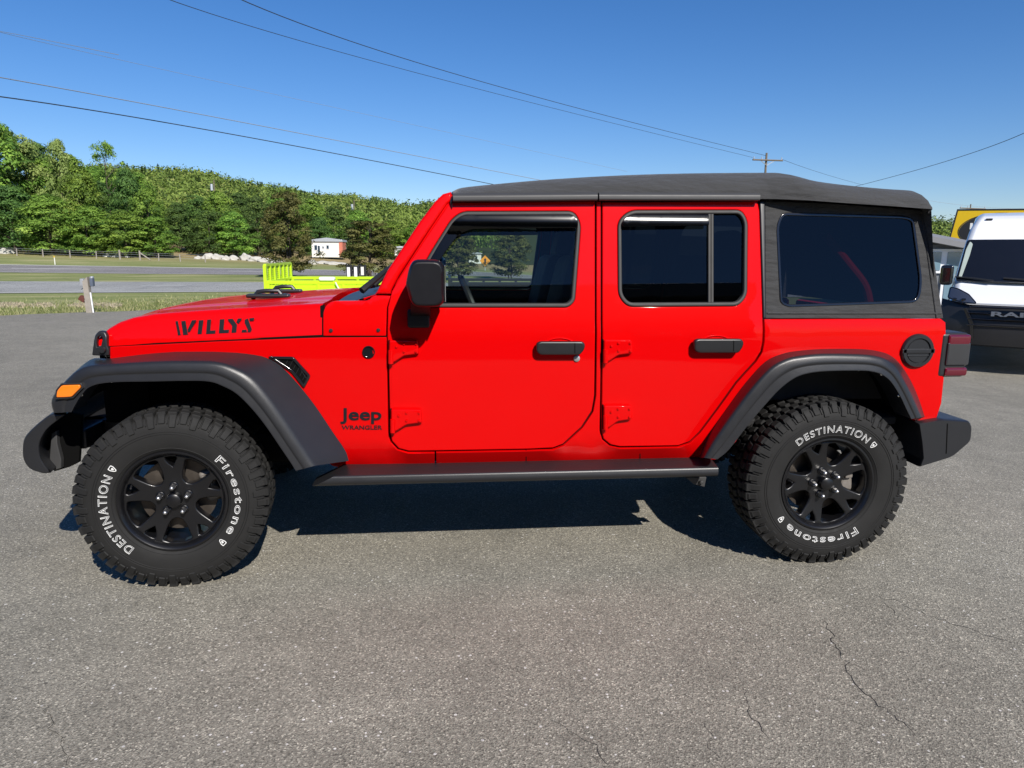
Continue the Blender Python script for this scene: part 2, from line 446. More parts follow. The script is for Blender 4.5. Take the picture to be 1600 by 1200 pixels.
for px, w0 in (([(1286,968),(1300,990),(1305,1012),(1322,1040),(1332,1062),(1350,1085),(1385,1108),(1420,1135),(1432,1152)], .0032),
               ([(1358,928),(1400,940),(1450,963),(1520,985),(1600,1010)], .0022), ([(1375,935),(1395,950),(1403,970)], .0016),
               ([(1165,1080),(1168,1105),(1180,1130),(1202,1155)], .0022), ([(895,1145),(930,1165),(955,1198)], .0022), ([(1105,1130),(1106,1160),(1125,1185)], .0015), ([(1190,1172),(1205,1198)], .0022), ([(1378,1178),(1380,1199)], .0022),
               ([(1500,1172),(1530,1185),(1548,1199)], .0018), ([(60,1090),(90,1150),(110,1199)], .0014), ([(850,1120),(880,1135),(898,1150)], .0012)):
    crack(px, w0)
struct('pavement_crack', bm, pbr('crack_dirt', (.022, .021, .020), .95), sharp=None)
# roads: ribbons between traced edges
def ribbon(name, a0, a1, b0, b1, mat, lift, ext=(14, 10), nseg=60, wob=0):
    """strip between edge a (near) and edge b (far); each edge given by two photo pixels"""
    A0, A1, B0, B1 = (on_ground(*q) for q in (a0, a1, b0, b1)); V = []; F = []
    for i in range(nseg+1):
        t = -ext[0]+(1+ext[0]+ext[1])*i/nseg
        for k in range(5):
            a = A0.lerp(A1, t); b_ = B0.lerp(B1, t); p = a.lerp(b_, k/4); V.append((p.x, p.y, zt(p.x, p.y)+lift))
    for i in range(nseg):
        for k in range(4): F.append((i*5+k, i*5+5+k, i*5+6+k, i*5+1+k))
    me = bpy.data.meshes.new('ribbon'); me.from_pydata(V, [], F); return struct(name, me, mat), (A0, A1, B0, B1)
_, RN = ribbon('road', (0, 456.5), (400, 454.2), (0, 438.2), (400, 439.6), M['road_a'], -.036, (3, 6))
def flat_line(name, A, B_, w, lift, dashes=None, n_=40):
    V = []; F = []; d = (B_-A); L = d.length; d = d.normalized(); nn = Vector((-d.y, d.x, 0)).normalized()
    segs = dashes or [(0, L)]
    for s0, s1 in segs:
        k = max(1, int((s1-s0)/2))
        for i in range(k):
            o = len(V)
            for s_ in (s0+(s1-s0)*i/k, s0+(s1-s0)*(i+1)/k):
                for e in (-w/2, w/2): p = A+d*s_+nn*e; V.append((p.x, p.y, zt(p.x, p.y)+lift))
            F.append((o, o+2, o+3, o+1))
    me = bpy.data.meshes.new('line'); me.from_pydata(V, [], F); struct(name, me, M['paint'])
ext = lambda a, b_, t0, t1: (a.lerp(b_, t0), a.lerp(b_, t1))
flat_line('road_marking', *ext(RN[0]+Vector((0, .25, 0)), RN[1]+Vector((0, .25, 0)), -3, 6), .16, -.030)
flat_line('road_marking', *ext(RN[2]-Vector((0, .25, 0)), RN[3]-Vector((0, .25, 0)), -3, 6), .12, -.030)
dA = on_ground(220, 445); dB = on_ground(290, 445.2); dd = (dB-dA)
flat_line('road_marking', dA-dd.normalized()*60, dB+dd.normalized()*60, .16, -.030, [(60+k*12.2, 60+k*12.2+dd.length) for k in range(-5, 6)])
_, RF = ribbon('road', (0, 424.5), (400, 428.2), (0, 412.6), (400, 419.2), M['road_b'], -.036, (2.2, 4.5))
flat_line('road_marking', *ext(RF[2], RF[3], -2, 4), .30, -.030)
flat_line('road_marking', *ext(RF[0]+Vector((0, .3, 0)), RF[1]+Vector((0, .3, 0)), -2, 4), .12, -.030)
dA = on_ground(18, 418.3); dB = on_ground(84, 419.2); dd = (dB-dA)
flat_line('road_marking', dA-dd.normalized()*60, dB+dd.normalized()*80, .22, -.030, [(60+k*14, 60+k*14+5) for k in range(-4, 9)])
# grass blades along the edge of the lot and the verge, with a strip of pale cut hay
rg = np.random.default_rng(5)
def blades(n_, f, h0, h1, w_, mat, name):
    P = np.array([f() for _ in range(n_)]); a = rg.uniform(0, 2*math.pi, n_); h = rg.uniform(h0, h1, n_); lean = rg.normal(0, .45, (n_, 2))*h[:, None]
    ux, uy = np.cos(a)*w_, np.sin(a)*w_; V = np.zeros((n_, 3, 3))
    V[:, 0] = P-np.stack([ux, uy, 0*ux], 1); V[:, 1] = P+np.stack([ux, uy, 0*ux], 1); V[:, 2] = P+np.stack([lean[:, 0], lean[:, 1], h], 1)
    return struct(name, quads_np(V, rg.uniform(0, 1, n_), 3), mat, 'stuff', None)
def leafmat(name, stops, trans=.34):
    m, n, l, b = new_mat(name)
    a = n.new('ShaderNodeAttribute'); a.attribute_name = 'tone'
    oi = n.new('ShaderNodeObjectInfo'); c = ramp(n, l, a.outputs['Fac'], stops)
    hs = n.new('ShaderNodeHueSaturation'); l.new(c.outputs[0], hs.inputs['Color'])
    mr = n.new('ShaderNodeMapRange'); mr.inputs[3].default_value = .86; mr.inputs[4].default_value = 1.16; l.new(oi.outputs['Random'], mr.inputs[0]); l.new(mr.outputs[0], hs.inputs['Value'])
    mh = n.new('ShaderNodeMapRange'); mh.inputs[3].default_value = .485; mh.inputs[4].default_value = .512; l.new(oi.outputs['Random'], mh.inputs[0]); l.new(mh.outputs[0], hs.inputs['Hue'])
    l.new(hs.outputs[0], b.inputs['Base Color']); b.inputs['Roughness'].default_value = .6; b.inputs['Specular IOR Level'].default_value = .25
    tl = n.new('ShaderNodeBsdfTranslucent'); l.new(hs.outputs[0], tl.inputs[0]); mx = n.new('ShaderNodeMixShader'); mx.inputs[0].default_value = trans
    l.new(b.outputs[0], mx.inputs[1]); l.new(tl.outputs[0], mx.inputs[2]); l.new(mx.outputs[0], n['Material Output'].inputs[0]); return m
M['blade'] = leafmat('grass_blade', [(0, (.13, .17, .045)), (.5, (.25, .27, .10)), (1, (.47, .43, .23))])
M['hay'] = leafmat('cut_hay', [(0, (.42, .36, .22)), (1, (.62, .56, .40))])
def fverge():
    x = rg.uniform(-17, 6); y0 = lot_edge(x); y = y0+abs(rg.normal(0, 1))*2.4-.05
    y = min(y, 22); return (x, y, zt(x, y)-.05)
blades(26000, fverge, .03, .11, .012, M['blade'], 'grass')
def fhay():
    while True:
        px = rg.uniform(-60, 190); py = 476+px*.006+rg.normal(0, 1.1)-(2.5 if rg.random() < .25 else 0)
        if math.sin(px*.11)+.8*math.sin(px*.043+1)+rg.normal(0, .5) > -.3: break
    p = on_ground(px, py); return (p.x, p.y, zt(p.x, p.y)-.045)
blades(3800, fhay, .02, .09, .03, M['hay'], 'cut_hay')
# ------------------------------------------------------------------ hill and the wood on it
SKY = [(-400, 258), (150, 262), (230, 266), (285, 266), (335, 273), (375, 285), (405, 290), (440, 293), (480, 304), (530, 308), (560, 309), (600, 314), (640, 321), (690, 314), (800, 322), (1100, 335), (1400, 345), (1480, 347), (1700, 352), (2200, 345)]
YH_ = 250.0
def ridge(x, y):
    """height of the wooded skyline in the direction of (x, y), seen from the lot"""
    d = Vector((x-CAM[0], y-CAM[1])); k = YH_/max(d.y, 1)
    v = Vector((d.x, d.y, 0)); dep = v.dot(_f); px = 800+FPX*v.dot(_r0)/max(dep, 1); py = float(np.interp(px, [a for a, _ in SKY], [b_ for _, b_ in SKY]))
    return at(min(1900, max(-700, px)), py, YH_).z
def zhill(x, y):
    base = zt(x, min(y, 100))
    up = (ridge(x, y)-8.0-base)*ss((y-95)/(YH_-95)) if y < YH_ else (ridge(x, y)-8.0-base)*max(0, 1-(y-YH_)/500)
    return base+max(0, up)
hx = np.linspace(-420, 420, 90); hy = list(np.linspace(95, 260, 30))+[300, 360, 450, 600]
M['forest_floor'] = pbr('forest_floor', (.05, .06, .022), .95, 0, 0, .1, .3, .2)
struct('hill', grid_sheet(hx, hy, lambda x, y: zhill(x, y)-(.06 if y < 96 else 0)), M['forest_floor'])
def leaf_faces(P, Nn, size, g, flat=.55):
    """random four-cornered leaf sprays at P facing roughly along Nn"""
    n_ = len(P); Nn = Nn+g.normal(0, flat, (n_, 3)); Nn /= np.linalg.norm(Nn, axis=1, keepdims=True)+1e-9
    r_ = g.normal(0, 1, (n_, 3)); U = np.cross(Nn, r_); U /= np.linalg.norm(U, axis=1, keepdims=True)+1e-9; W_ = np.cross(Nn, U)
    s = (size*g.uniform(.55, 1.25, n_))[:, None]
    return np.stack([P-U*s*.55, P+W_*s*.30+U*s*.05, P+U*s*.55, P-W_*s*.30-U*s*.05], 1)
g = np.random.default_rng(21); VV = []; TT = []
M['wood_leaf'] = leafmat('forest_leaf', [(0, (.045, .082, .022)), (.3, (.090, .152, .034)), (.6, (.180, .275, .050)), (.85, (.27, .37, .075)), (1, (.30, .31, .10))], .32)
cnt = 0
for i in range(60000):
    px = g.uniform(120, 760) if g.random() < .82 else g.uniform(1330, 1680)
    y = 98+(YH_+12-98)*g.random()**.75
    p = at(px, 400, y); x = p.x
    zb = zhill(x, y); R_ = g.uniform(2.8, 4.8)*(.75+.25*y/YH_); H = g.uniform(5.4, 7.6)
    nl = int(150*(1+.8*(1-min(1, y/250)))); d = g.normal(0, 1, (nl, 3)); d /= np.linalg.norm(d, axis=1, keepdims=True); d[:, 2] = np.abs(d[:, 2])*1.0-.35*(g.random(nl) < .35)
    lump = 1+.22*np.sin(d[:, 0]*5+i)*np.sin(d[:, 1]*6+2*i)+g.normal(0, .08, nl)
    con = g.random() < .22
    if con: P = np.stack([d[:, 0]*R_*.5*(1.15-np.clip(d[:, 2], 0, 1)), d[:, 1]*R_*.5*(1.15-np.clip(d[:, 2], 0, 1)), H*.35+np.clip(d[:, 2], -.3, 1)*H*.75], 1)
    else: P = d*lump[:, None]*np.array([R_, R_, R_*.95]); P[:, 2] += H-R_*.9
    P += (x, y, zb)
    VV.append(leaf_faces(P, d, (.26+.54*y/250)*(1 if not con else .8), g, .32)); base = g.uniform(.0, .3) if con else min(.95, max(.2, g.normal(.62, .16)))
    TT.append(np.clip(base+g.normal(0, .07, nl), 0, 1)); cnt += 1
    if cnt > 2000: break
struct('wood', quads_np(np.concatenate(VV), np.concatenate(TT)), M['wood_leaf'], 'stuff', None)
# ------------------------------------------------------------------ trees
M['bark'] = pbr('bark', (.085, .068, .052), .9, 0, 0, .2, .35, 6, .6, 30, .02)
M['leaf_mid'] = leafmat('broad_leaf', [(0, (0.067, 0.136, 0.023)), (.4, (0.139, 0.246, 0.036)), (.75, (0.236, 0.374, 0.055)), (1, (0.369, 0.513, 0.095))])
M['leaf_dark'] = leafmat('dark_leaf', [(0, (0.036, 0.075, 0.018)), (.5, (0.081, 0.149, 0.033)), (1, (0.168, 0.269, 0.062))])
M['leaf_pale'] = leafmat('pale_leaf', [(0, (0.135, 0.223, 0.055)), (.5, (0.259, 0.374, 0.100)), (1, (0.448, 0.572, 0.181))])
M['leaf_olive'] = leafmat('olive_needles', [(0, (.050, .055, .014)), (.45, (.115, .118, .030)), (1, (.20, .20, .060))])
def crown_mesh(kind, seed, H=10.0, R=3.6):
    """leaf sprays in clumps spread over the limbs of a tree of height H; returns (mesh, limb ends)"""
    g = np.random.default_rng(seed); cl = []
    n_c = {'broad': 120, 'dark': 130, 'loose': 46, 'cedar': 150, 'pine': 70}[kind]
    for i in range(n_c):
        h = g.random()
        if kind == 'broad': lo, prof = .08, (.35+.65*math.sin(math.pi*min(1, .12+h*.86)**.85))*(1 if h < .8 else 1-.6*(h-.8)/.2)
        elif kind == 'dark': lo, prof = .05, (.55+.45*math.sin(math.pi*(.25+.6*h)))*(1-.72*max(0, h-.5)/.5)
        elif kind == 'loose': lo, prof = .35, .25+.75*math.sin(math.pi*(.15+.75*h))
        elif kind == 'cedar': lo, prof = .10, (1.0-.55*h**1.6)*(.55+.45*min(1, h*5))
        else: lo, prof = .30, .35+.65*math.sin(math.pi*(.1+.8*h))
        a = g.uniform(0, 2*math.pi); rr_ = R*prof*math.sqrt(g.uniform(.18, 1.05))*(1+.22*math.sin(3*a+seed)*math.sin(5*h+seed))
        cl.append((rr_*math.cos(a), rr_*math.sin(a), H*(lo+(1-lo)*h*.97), g.uniform(.55, 1.15)))
    cl.append((g.normal(0, .2), g.normal(0, .2), H*.985, .55))
    V = []; T = []
    for cx, cy, cz, s in cl:
        nl = {'broad': 105, 'dark': 100, 'loose': 80, 'cedar': 100, 'pine': 60}[kind]
        rc = R*(.30 if kind in ('broad', 'dark') else .26 if kind == 'loose' else .22)*s
        d = g.normal(0, 1, (nl, 3)); d /= np.linalg.norm(d, axis=1, keepdims=True); d[:, 2] = np.where(g.random(nl) < .7, np.abs(d[:, 2]), d[:, 2])
        P = d*(rc*np.sqrt(g.uniform(.25, 1.15, nl)))[:, None]*np.array([1, 1, .62])+(cx, cy, cz)
        out = np.array([cx, cy, 0]); out = out/(np.linalg.norm(out)+1e-6)
        P[:, 2] -= .12*rc*(np.linalg.norm(P[:, :2]-(cx, cy), axis=1)/rc)**2
        Nn = d*.9+out*.35+np.array([0, 0, .45])
        V.append(leaf_faces(P, Nn, {'broad': .31, 'dark': .29, 'loose': .27, 'cedar': .27, 'pine': .34}[kind]*H/10, g, .38)); T.append(np.clip(g.normal(.48, .22)+g.normal(0, .12, nl), 0, 1))
    return quads_np(np.concatenate(V), np.concatenate(T)), cl
def trunk_mesh(cl, seed, H=10.0, stems=1):
    r = random.Random(seed); bm = bmesh.new()
    for k in range(stems):
        b0 = Vector((r.uniform(-.4, .4)*(stems > 1), r.uniform(-.3, .3)*(stems > 1), -.3)); tp = Vector((r.uniform(-.5, .5), r.uniform(-.5, .5), H*.9))
        pts = [b0.lerp(tp, t)+Vector((r.gauss(0, .08), r.gauss(0, .08), 0)) for t in (0, .12, .3, .5, .7, .9, 1)]
        tube(pts, [.20, .16, .13, .10, .07, .035, .01] if stems == 1 else [.11, .09, .08, .06, .045, .025, .01], 7, bm)
        for c in r.sample(cl, min(16, len(cl))):
            z0 = max(.8, c[2]-.9-.25*math.hypot(c[0], c[1])); s = b0.lerp(tp, min(.95, (z0+.3)/(H*.9+.3)))
            e = Vector(c[:3]); mdl = s.lerp(e, .5)+Vector((0, 0, .25)); tube([s, mdl, e], [.05, .03, .008], 5, bm)
    return mesh_of(bm, 60)
PROTO = {}
def proto(kind, v):
    if (kind, v) not in PROTO:
        k = {'olive': 'cedar', 'pale': 'dark', 'mid': 'broad', 'dark': 'dark', 'loose': 'loose'}[kind]
        me, cl = crown_mesh(k, 100+v*7+len(kind), 10.0, 3.6)
        me.materials.append(M['leaf_'+{'olive': 'olive', 'pale': 'pale', 'mid': 'mid', 'dark': 'dark', 'loose': 'mid'}[kind]])
        tm = trunk_mesh(cl, v, 10.0, 3 if kind == 'olive' else 1); tm.materials.append(M['bark']); PROTO[(kind, v)] = (me, tm)
    return PROTO[(kind, v)]
def tree(px, top, y, wpx, kind, v, label, group, base=None, name='broadleaf_tree'):
    p = at(px, 395, y); x = p.x; z0 = zhill(x, y) if y > 95 else zt(x, y)
    z0 -= .05
    if base is not None: q = on_ground(px, base); x, y, z0 = q.x, q.y, q.z-.05
    zt_ = at(px, top, y).z; h = zt_-z0; dep = (Vector((x, y, z0))-Vector(CAM)).dot(_f); wd = wpx*dep/FPX
    t = thing(name, label, 'tree', (x, y, z0), random.uniform(0, 6.28), group); t.scale = (wd/7.0, wd/7.0, h/10.0)
    c, tr_ = proto(kind, v); obj('crown', c, None, t); obj('trunk', tr_, None, t); return t
GG = 'broadleaf trees of the roadside grove'
for a in ((6, 186, 68, 118, 'mid', 0, 'tall green broadleaf tree at the left edge of the photo, highest of the grove'),
          (52, 214, 71, 84, 'pale', 1, 'pale-tipped tree rising right beside the highest tree at the left edge'),
          (-45, 205, 66, 120, 'dark', 0, 'dark green tree cut off by the left edge of the photo'),
          (28, 200, 74, 90, 'mid', 1, 'broad green tree filling the gap behind the highest tree at the left edge'),
          (74, 226, 75, 84, 'dark', 2, 'dark tree behind the pale-tipped tree of the left grove'),
          (124, 244, 75, 74, 'mid', 0, 'green tree behind the narrow pointed tree of the left grove'),
          (160, 262, 76, 70, 'mid', 1, 'green tree directly behind the thin open-topped tree'),
          (222, 272, 75, 66, 'mid', 2, 'green tree behind the dark tree at the right end of the grove'),
          (92, 246, 72, 80, 'mid', 1, 'rounded mid green tree between the two tall tops of the left grove'),
          (106, 220, 69, 52, 'pale', 0, 'narrow pale tree with a pointed top in the left grove'),
          (136, 262, 66, 70, 'mid', 2, 'bright green rounded tree in front of the thin open-topped tree'),
          (181, 226, 72, 62, 'loose', 2, 'tall thin tree with an open airy top standing above the left grove'),
          (163, 285, 68, 64, 'dark', 1, 'dark tree below the thin open-topped tree'),
          (208, 268, 66, 60, 'dark', 2, 'dark green tree just right of the thin open-topped tree'),
          (237, 296, 64, 60, 'mid', 0, 'bright green tree at the right end of the left grove'),
          (24, 292, 62, 92, 'dark', 2, 'low dark tree at the front of the grove behind the fence, leftmost'),
          (84, 304, 61, 88, 'mid', 1, 'low bright green tree at the front of the grove behind the white rocks'),
          (143, 322, 61, 78, 'mid', 2, 'spreading bright green tree at the front of the grove, low over the fence'),
          (197, 330, 61, 72, 'mid', 0, 'low bright green tree behind the braced fence post'),
          (243, 338, 62, 66, 'mid', 1, 'low bright green tree at the right front of the left grove')):
    tree(*a, GG)
GM = 'darker trees behind the row of white rocks'
for a in ((283, 318, 72, 56, 'dark', 0, 'dark tree next to the bright grove, leftmost above the white rocks'), (312, 306, 76, 58, 'dark', 1, 'dark tree below the left hillside utility pole'), (345, 300, 74, 62, 'mid', 2, 'mid green tree just right of the left hillside utility pole'),
          (378, 303, 78, 60, 'dark', 2, 'dark tree midway between the hillside pole and the olive tree'), (404, 308, 72, 60, 'dark', 0, 'dark tree just left of the tall olive tree'), (327, 330, 68, 58, 'dark', 1, 'low dark tree in front, above the left white rocks'),
          (368, 332, 68, 62, 'mid', 0, 'low green tree in front, above the right white rocks'), (440, 300, 88, 56, 'mid', 1, 'green tree directly behind the tall olive tree'), (492, 312, 84, 60, 'mid', 2, 'green tree behind the white mobile home, left one'),
          (525, 322, 86, 60, 'dark', 1, 'dark tree behind the white mobile home, right one'), (500, 340, 82, 50, 'dark', 2, 'low dark tree close behind the white mobile home'), (560, 330, 95, 62, 'mid', 0, 'green tree below the right hillside utility pole'), (610, 345, 90, 62, 'mid', 1, 'green tree beside the windscreen pillar of the red car'), (650, 350, 90, 50, 'mid', 2, 'green tree seen beyond the windscreen pillar')):
    tree(*a, GM)
GO = 'small olive trees on the highway median'
tree(453, 300, 42, 84, 'olive', 0, 'tall olive brown tree on the median behind the lime ramp gate', GO, 433, 'cedar_tree')
tree(579, 346, 40, 96, 'olive', 1, 'low wide olive tree on the median behind the black ramps', GO, 437, 'cedar_tree')
tree(716, 352, 40, 66, 'olive', 2, 'olive tree seen through the front door window beside the steering wheel', GO, 436, 'cedar_tree')
tree(797, 350, 40, 66, 'olive', 0, 'olive tree seen through the front door window right of the orange sign', GO, 436, 'cedar_tree')
# ------------------------------------------------------------------ the red off-road car
def YB(x, z):
    """near body side: vertical below the belt line, leaning in above it, turning under at the sill"""
    y = -.806
    if z > 1.125:
        k = z-1.125; y += .215*k if k > .03 else .215*k*k/.06*1.0 + .0
        if k > .03: y -= .215*.015
    elif z < .566: y += .75*(.566-z)
    else: y += .010*((1.125-z)/.56)**2
    if x < .95: y += .055*(.95-x)
    return y
def YH(x, z): return YB(x, 1.09)+max(0, z-1.09)*.22+.004          # hood side
def tr(px, Y=YB):
    out = []
    for q in px:
        y = -.8
        for _ in range(12): p = at(q[0], q[1], y); y = Y(p.x, p.z)
        out.append((p.x, p.z))
    return out
def side(s, Y=YB, dy=0): return lambda x, z, d: (x, s*(Y(x, z)+dy+d), z)
car = thing('sport_utility_vehicle', 'bright red four-door off-road car with black soft top parked side-on in the foreground', 'car')
SIDES = ((1, 'near'), (-1, 'far'))
# --- traced outlines (photo pixels)
fd = tr([(605,527),(606,480),(612,455),(625,432),(645,402),(675,357),(700,320),(707,316),(930,313.8),(930,500),(929,618),(925,642),(909,667),(880,694),(864,700),(822,702),(680,704.5),(639,705),(623,701),(612,689),(609.5,676),(607,566)])
rdo = tr([(941,315.5),(1184,314),(1187,330),(1192,498),(1192,534),(1189,549),(1180,564),(1150,597),(1120,639),(1093,675),(1078,690),(1060,696.5),(969,698),(954,695),(943,686),(939.5,673),(941,500)])
fw = fillet(tr([(642,452),(667,404),(705,343),(722,330.5),(897,330),(907.5,350),(898,471),(888,480),(652,480)]), [.03,.3,.3,.05,.06,.05,.05,.05,.04])
rw = fillet(tr([(965,345),(984,328.5),(1158,328),(1168,345),(1167,462),(1154,478),(980,479),(966,462)]), .06)
qw = fillet(tr([(1213.5,352),(1222,332),(1412,337),(1429,342),(1442,440),(1437,473),(1232,480),(1219,474)]), [.05,.05,.06,.05,.2,.05,.05,.05])
gapw = .0028
# --- body side: sill, pillar and rear quarter in one sheet with the door openings cut along its edge
fend = tr([(172,542),(335,534),(502,527.5),(604,527)])+[(p[0]-.004, p[1]) for p in tr([(606,566),(608,676),(611,690),(622,702.5),(639,707)])]+tr([(679,707),(679,729.5),(548,735),(520,728),(440,660),(380,605),(330,590),(172,590)])
quarter = tr([(681.5,729.5),(681.5,706.5),(822,704),(864,702.5),(881,696),(911,668),(927,643),(931.5,618),(932.3,500),(932.3,315),(938.7,315),(938.7,500),(937,673),(941,687),(953,697),(969,700.3),(1060,698.5),(1079,692),(1095,676),(1122,640),(1152,598.5),(1182,565.5),(1191.5,550),(1194.5,534),(1194.5,499),(1470,498),(1477.5,504),(1477.5,530),(1475,591),(1471,630),(1463,655),(1428,658),(1413,621),(1395,585),(1360,570),(1280,570),(1235,580),(1195,620),(1150,690),(1118,718.5)])
jamb = tr([(612,700),(680,720),(1100,712),(1180,575),(1188,318),(712,318),(622,455),(612,520)])
for s, nm in SIDES:
    obj('front_fender', panel(fend, [], side(s), .03, .003, .07), M['red'], car)
    obj('rear_quarter', panel(quarter, [], side(s), .03, .003, .07), M['red'], car)
    def grow(lp, k): 
        lp = lp if area2(lp) > 0 else lp[::-1]
        return offset(lp, -k)
    obj('door_opening', panel(jamb, [grow(dens(fw, .04), .012), grow(dens(rw, .04), .012)], side(s, YB, .016), .02, .002, .1), M['dark'], car)
# seams in the sill
for px, y0, y1 in ((822, 703, 724), (1000, 700.5, 718)):
    q = tr([(px-.7, y0), (px+.7, y0), (px+.7, y1), (px-.7, y1)]); obj('sill_seam', panel(q, [], side(1, YB, -.0008), .002, .0002, .05), M['dark'], car)
# --- doors
def ring(outer, w, S, thick, r): 
    o = dens(outer, .03); o = o if area2(o) > 0 else o[::-1]
    return panel(o, [offset(o, w)], S, thick, r, .03)
def hinge(px, s, parent):
    x0, y0, x1, y1 = px
    pts = tr([(x0, y0), (x1-2, y0), (x1, y0+.62*(y1-y0)), (x0+.5*(x1-x0), y0+.70*(y1-y0)), (x0+.18*(x1-x0), y1), (x0, y1)])
    bm = panel(fillet(pts, .008), [], side(s, YB, -.024), .03, .007, .03)
    p = tr([(x0+4, y0+.45*(y1-y0)), (x0+4, y1+2)])
    tube([(p[0][0]-.004, s*(YB(*p[0])-.022), p[0][1]), (p[1][0]-.004, s*(YB(*p[1])-.022), p[1][1])], .012, 12, bm)
    o = obj('hinge', bm, M['red'], parent)
    for u, v in ((.25, .28), (.5, .15), (.5, .5), (.9, .15), (.9, .5)):
        q = tr([(x0+u*(x1-x0), y0+v*(y1-y0))])[0]
        b2 = lathe([(.0001, -.006), (.005, -.005), (.006, 0)], 10); move(b2, (q[0], 0, q[1]))
        for vv in b2.verts: vv.co.y = s*(YB(*q)-.0245+vv.co.y)
        obj('hinge_bolt', b2, M['red'], parent)
    p = tr([(x0-1.2, y0), (x0+.6, y0), (x0+.6, y1+2.5), (x0-1.2, y1+2.5)])
    obj('hinge_pin', panel(p, [], side(s, YB, -.012), .02, .003, .03), M['dark'], parent)
def handle(px, s, parent):
    x0, y0, x1, y1 = px
    o = fillet(tr([(x0, y0+3), (x0+5, y0), (x1-4, y0), (x1, y0+4), (x1-1, y0+12), (x1-8, y1), (x0+6, y1), (x0, y1-5)]), .012)
    bm = panel(o, [], side(s, YB, -.042), .022, .008, .03, back=True)
    e = tr([(x0+7, (y0+y1)/2), (x1-7, (y0+y1)/2)])
    for q in e: box((q[0], s*(YB(*q)-.012), q[1]), (.03, .03, .026), .006, bm)
    h = obj('handle', bm, M['handle'], parent)
    g = tr([(x1-17, y0+2), (x1-15.6, y0+2), (x1-15.6, y1-3), (x1-17, y1-3)])
    obj('handle_joint', panel(g, [], side(s, YB, -.0428), .002, .0003, .03), M['dark'], parent)
    c = tr([((x0+x1)/2, y0+4)])[0]
    # recess: a shallow dish with a raised rim
    rim = [(c[0]+.066*math.cos(a), c[1]+.028*math.sin(a)-.002) for a in np.linspace(0, 2*math.pi, 28, endpoint=False)]
    obj('handle_recess', ring(rim, .007, side(s, YB, -.004), .006, .0028), M['red'], parent)
for s, nm in SIDES:
    d = obj('front_door', panel(fd, [fw], side(s), .05, .005, .06, gap=.001), M['red'], car)
    obj('window_trim', ring(fw, .0175, side(s, YB, -.007), .03, .006), M['trim'], d)
    gi = offset(dens(fw, .03) if area2(fw) > 0 else dens(fw, .03)[::-1], .014)
    obj('window_glass', panel(gi, [], side(s, YB, .012), .004, .0005, .12), M['glass_front'], d)
    v = tr([(646,460),(672,404),(709,345),(724,336),(893,335.5),(902,344),(901.5,356.5),(735,358),(716,366),(690,402),(670,432),(660,470)])
    obj('vent_visor', panel(fillet(v, [.01,.1,.1,.03,.03,.02,.005,.06,.06,.08,.05,.02]), [], lambda x, z, dd, s=s: (x, s*(YB(x, z)-.028+dd+max(0, z-1.60)*.05+6.0*max(0, z-1.625)**2+6.0*max(0, 1.625-z)**2*(z > 1.56)), z), .004, .002, .012), M['visor'], d)
    handle((836.5,532,912,553), s, d)
    if s == 1:
        q = tr([(901,560)])[0]
        b2 = lathe([(.0001, -.005), (.011, -.005), (.0145, -.003), (.015, .004)], 24); move(b2, (q[0], YB(*q)-.003, q[1])); obj('door_lock', b2, M['lock'], d)
    hinge((608.5,531,655,565), s, d); hinge((611.5,638,660,672), s, d)
    # mirror: shaped housing on a stalk, its glass facing backwards
    bm = bmesh.new()
    mrows = []
    for yv, sc_ in ((-.83, .70), (-.845, .84), (-.875, .93), (-.93, .985), (-1.0, 1.0), (-1.03, .985), (-1.05, .93), (-1.062, .82)):
        c = (1.128, 1.352); hw, hh = .080*sc_, .098*sc_
        pts = []
        for k in range(32):
            a = k*2*math.pi/32; ca, sa = math.cos(a), math.sin(a); e = .42
            X = hw*math.copysign(abs(ca)**e, ca); Z = hh*math.copysign(abs(sa)**e, sa)
            if X < 0: X *= 1.0-.25*abs(Z/hh)                       # the leading face is rounded, the rear face flat
            pts.append((c[0]+X, s*yv, c[1]+Z))
        mrows.append(pts)
    loft(mrows, bm, True, True)
    mo = obj('side_mirror', bm, M['mirror_shell'], d, 'black door mirror housing', 50)
    bm = box((1.2085, s*-.945, 1.352), (.006, .17, .15), .003); obj('mirror_glass', bm, M['mirrorglass'], mo)
    arm = [(1.10, s*-.80, 1.19), (1.10, s*-.85, 1.225), (1.105, s*-.90, 1.262)]
    bm = loft([[(p[0]+a*.042, p[1]+b_*.024, p[2]+c_*.03) for a, b_, c_ in ((-1,-1,0),(1,-1,0),(1,0,1),(1,1,0),(-1,1,0),(-1,0,1))] for p in arm], None, True, True)
    box((1.09, s*-.822, 1.19), (.10, .035, .085), .012, bm); obj('mirror_arm', bm, M['mirror_shell'], mo)
    # rear door
    d = obj('rear_door', panel(rdo, [rw], side(s), .05, .005, .06, gap=.001), M['red'], car)
    obj('window_trim', ring(rw, .0175, side(s, YB, -.007), .03, .006), M['trim'], d)
    gi = offset(dens(rw, .03) if area2(rw) > 0 else dens(rw, .03)[::-1], .014)
    obj('window_glass', panel(gi, [], side(s, YB, .012), .004, .0005, .12), M['glass_rear'], d)
    obj('window_divider', panel(tr([(1106.5,333),(1115,333),(1115,475),(1106.5,475)]), [], side(s, YB, -.002), .012, .003, .05), M['trim'], d)
    obj('divider_seal', panel(tr([(1110.2,334),(1111.4,334),(1111.4,475),(1110.2,475)]), [], side(s, YB, -.0026), .002, .0003, .05), M['dark'], d)
    v = fillet(tr([(971,344),(984,335),(1105,335),(1105,352.5),(971,354.5)]), [.02,.03,.006,.006,.006])
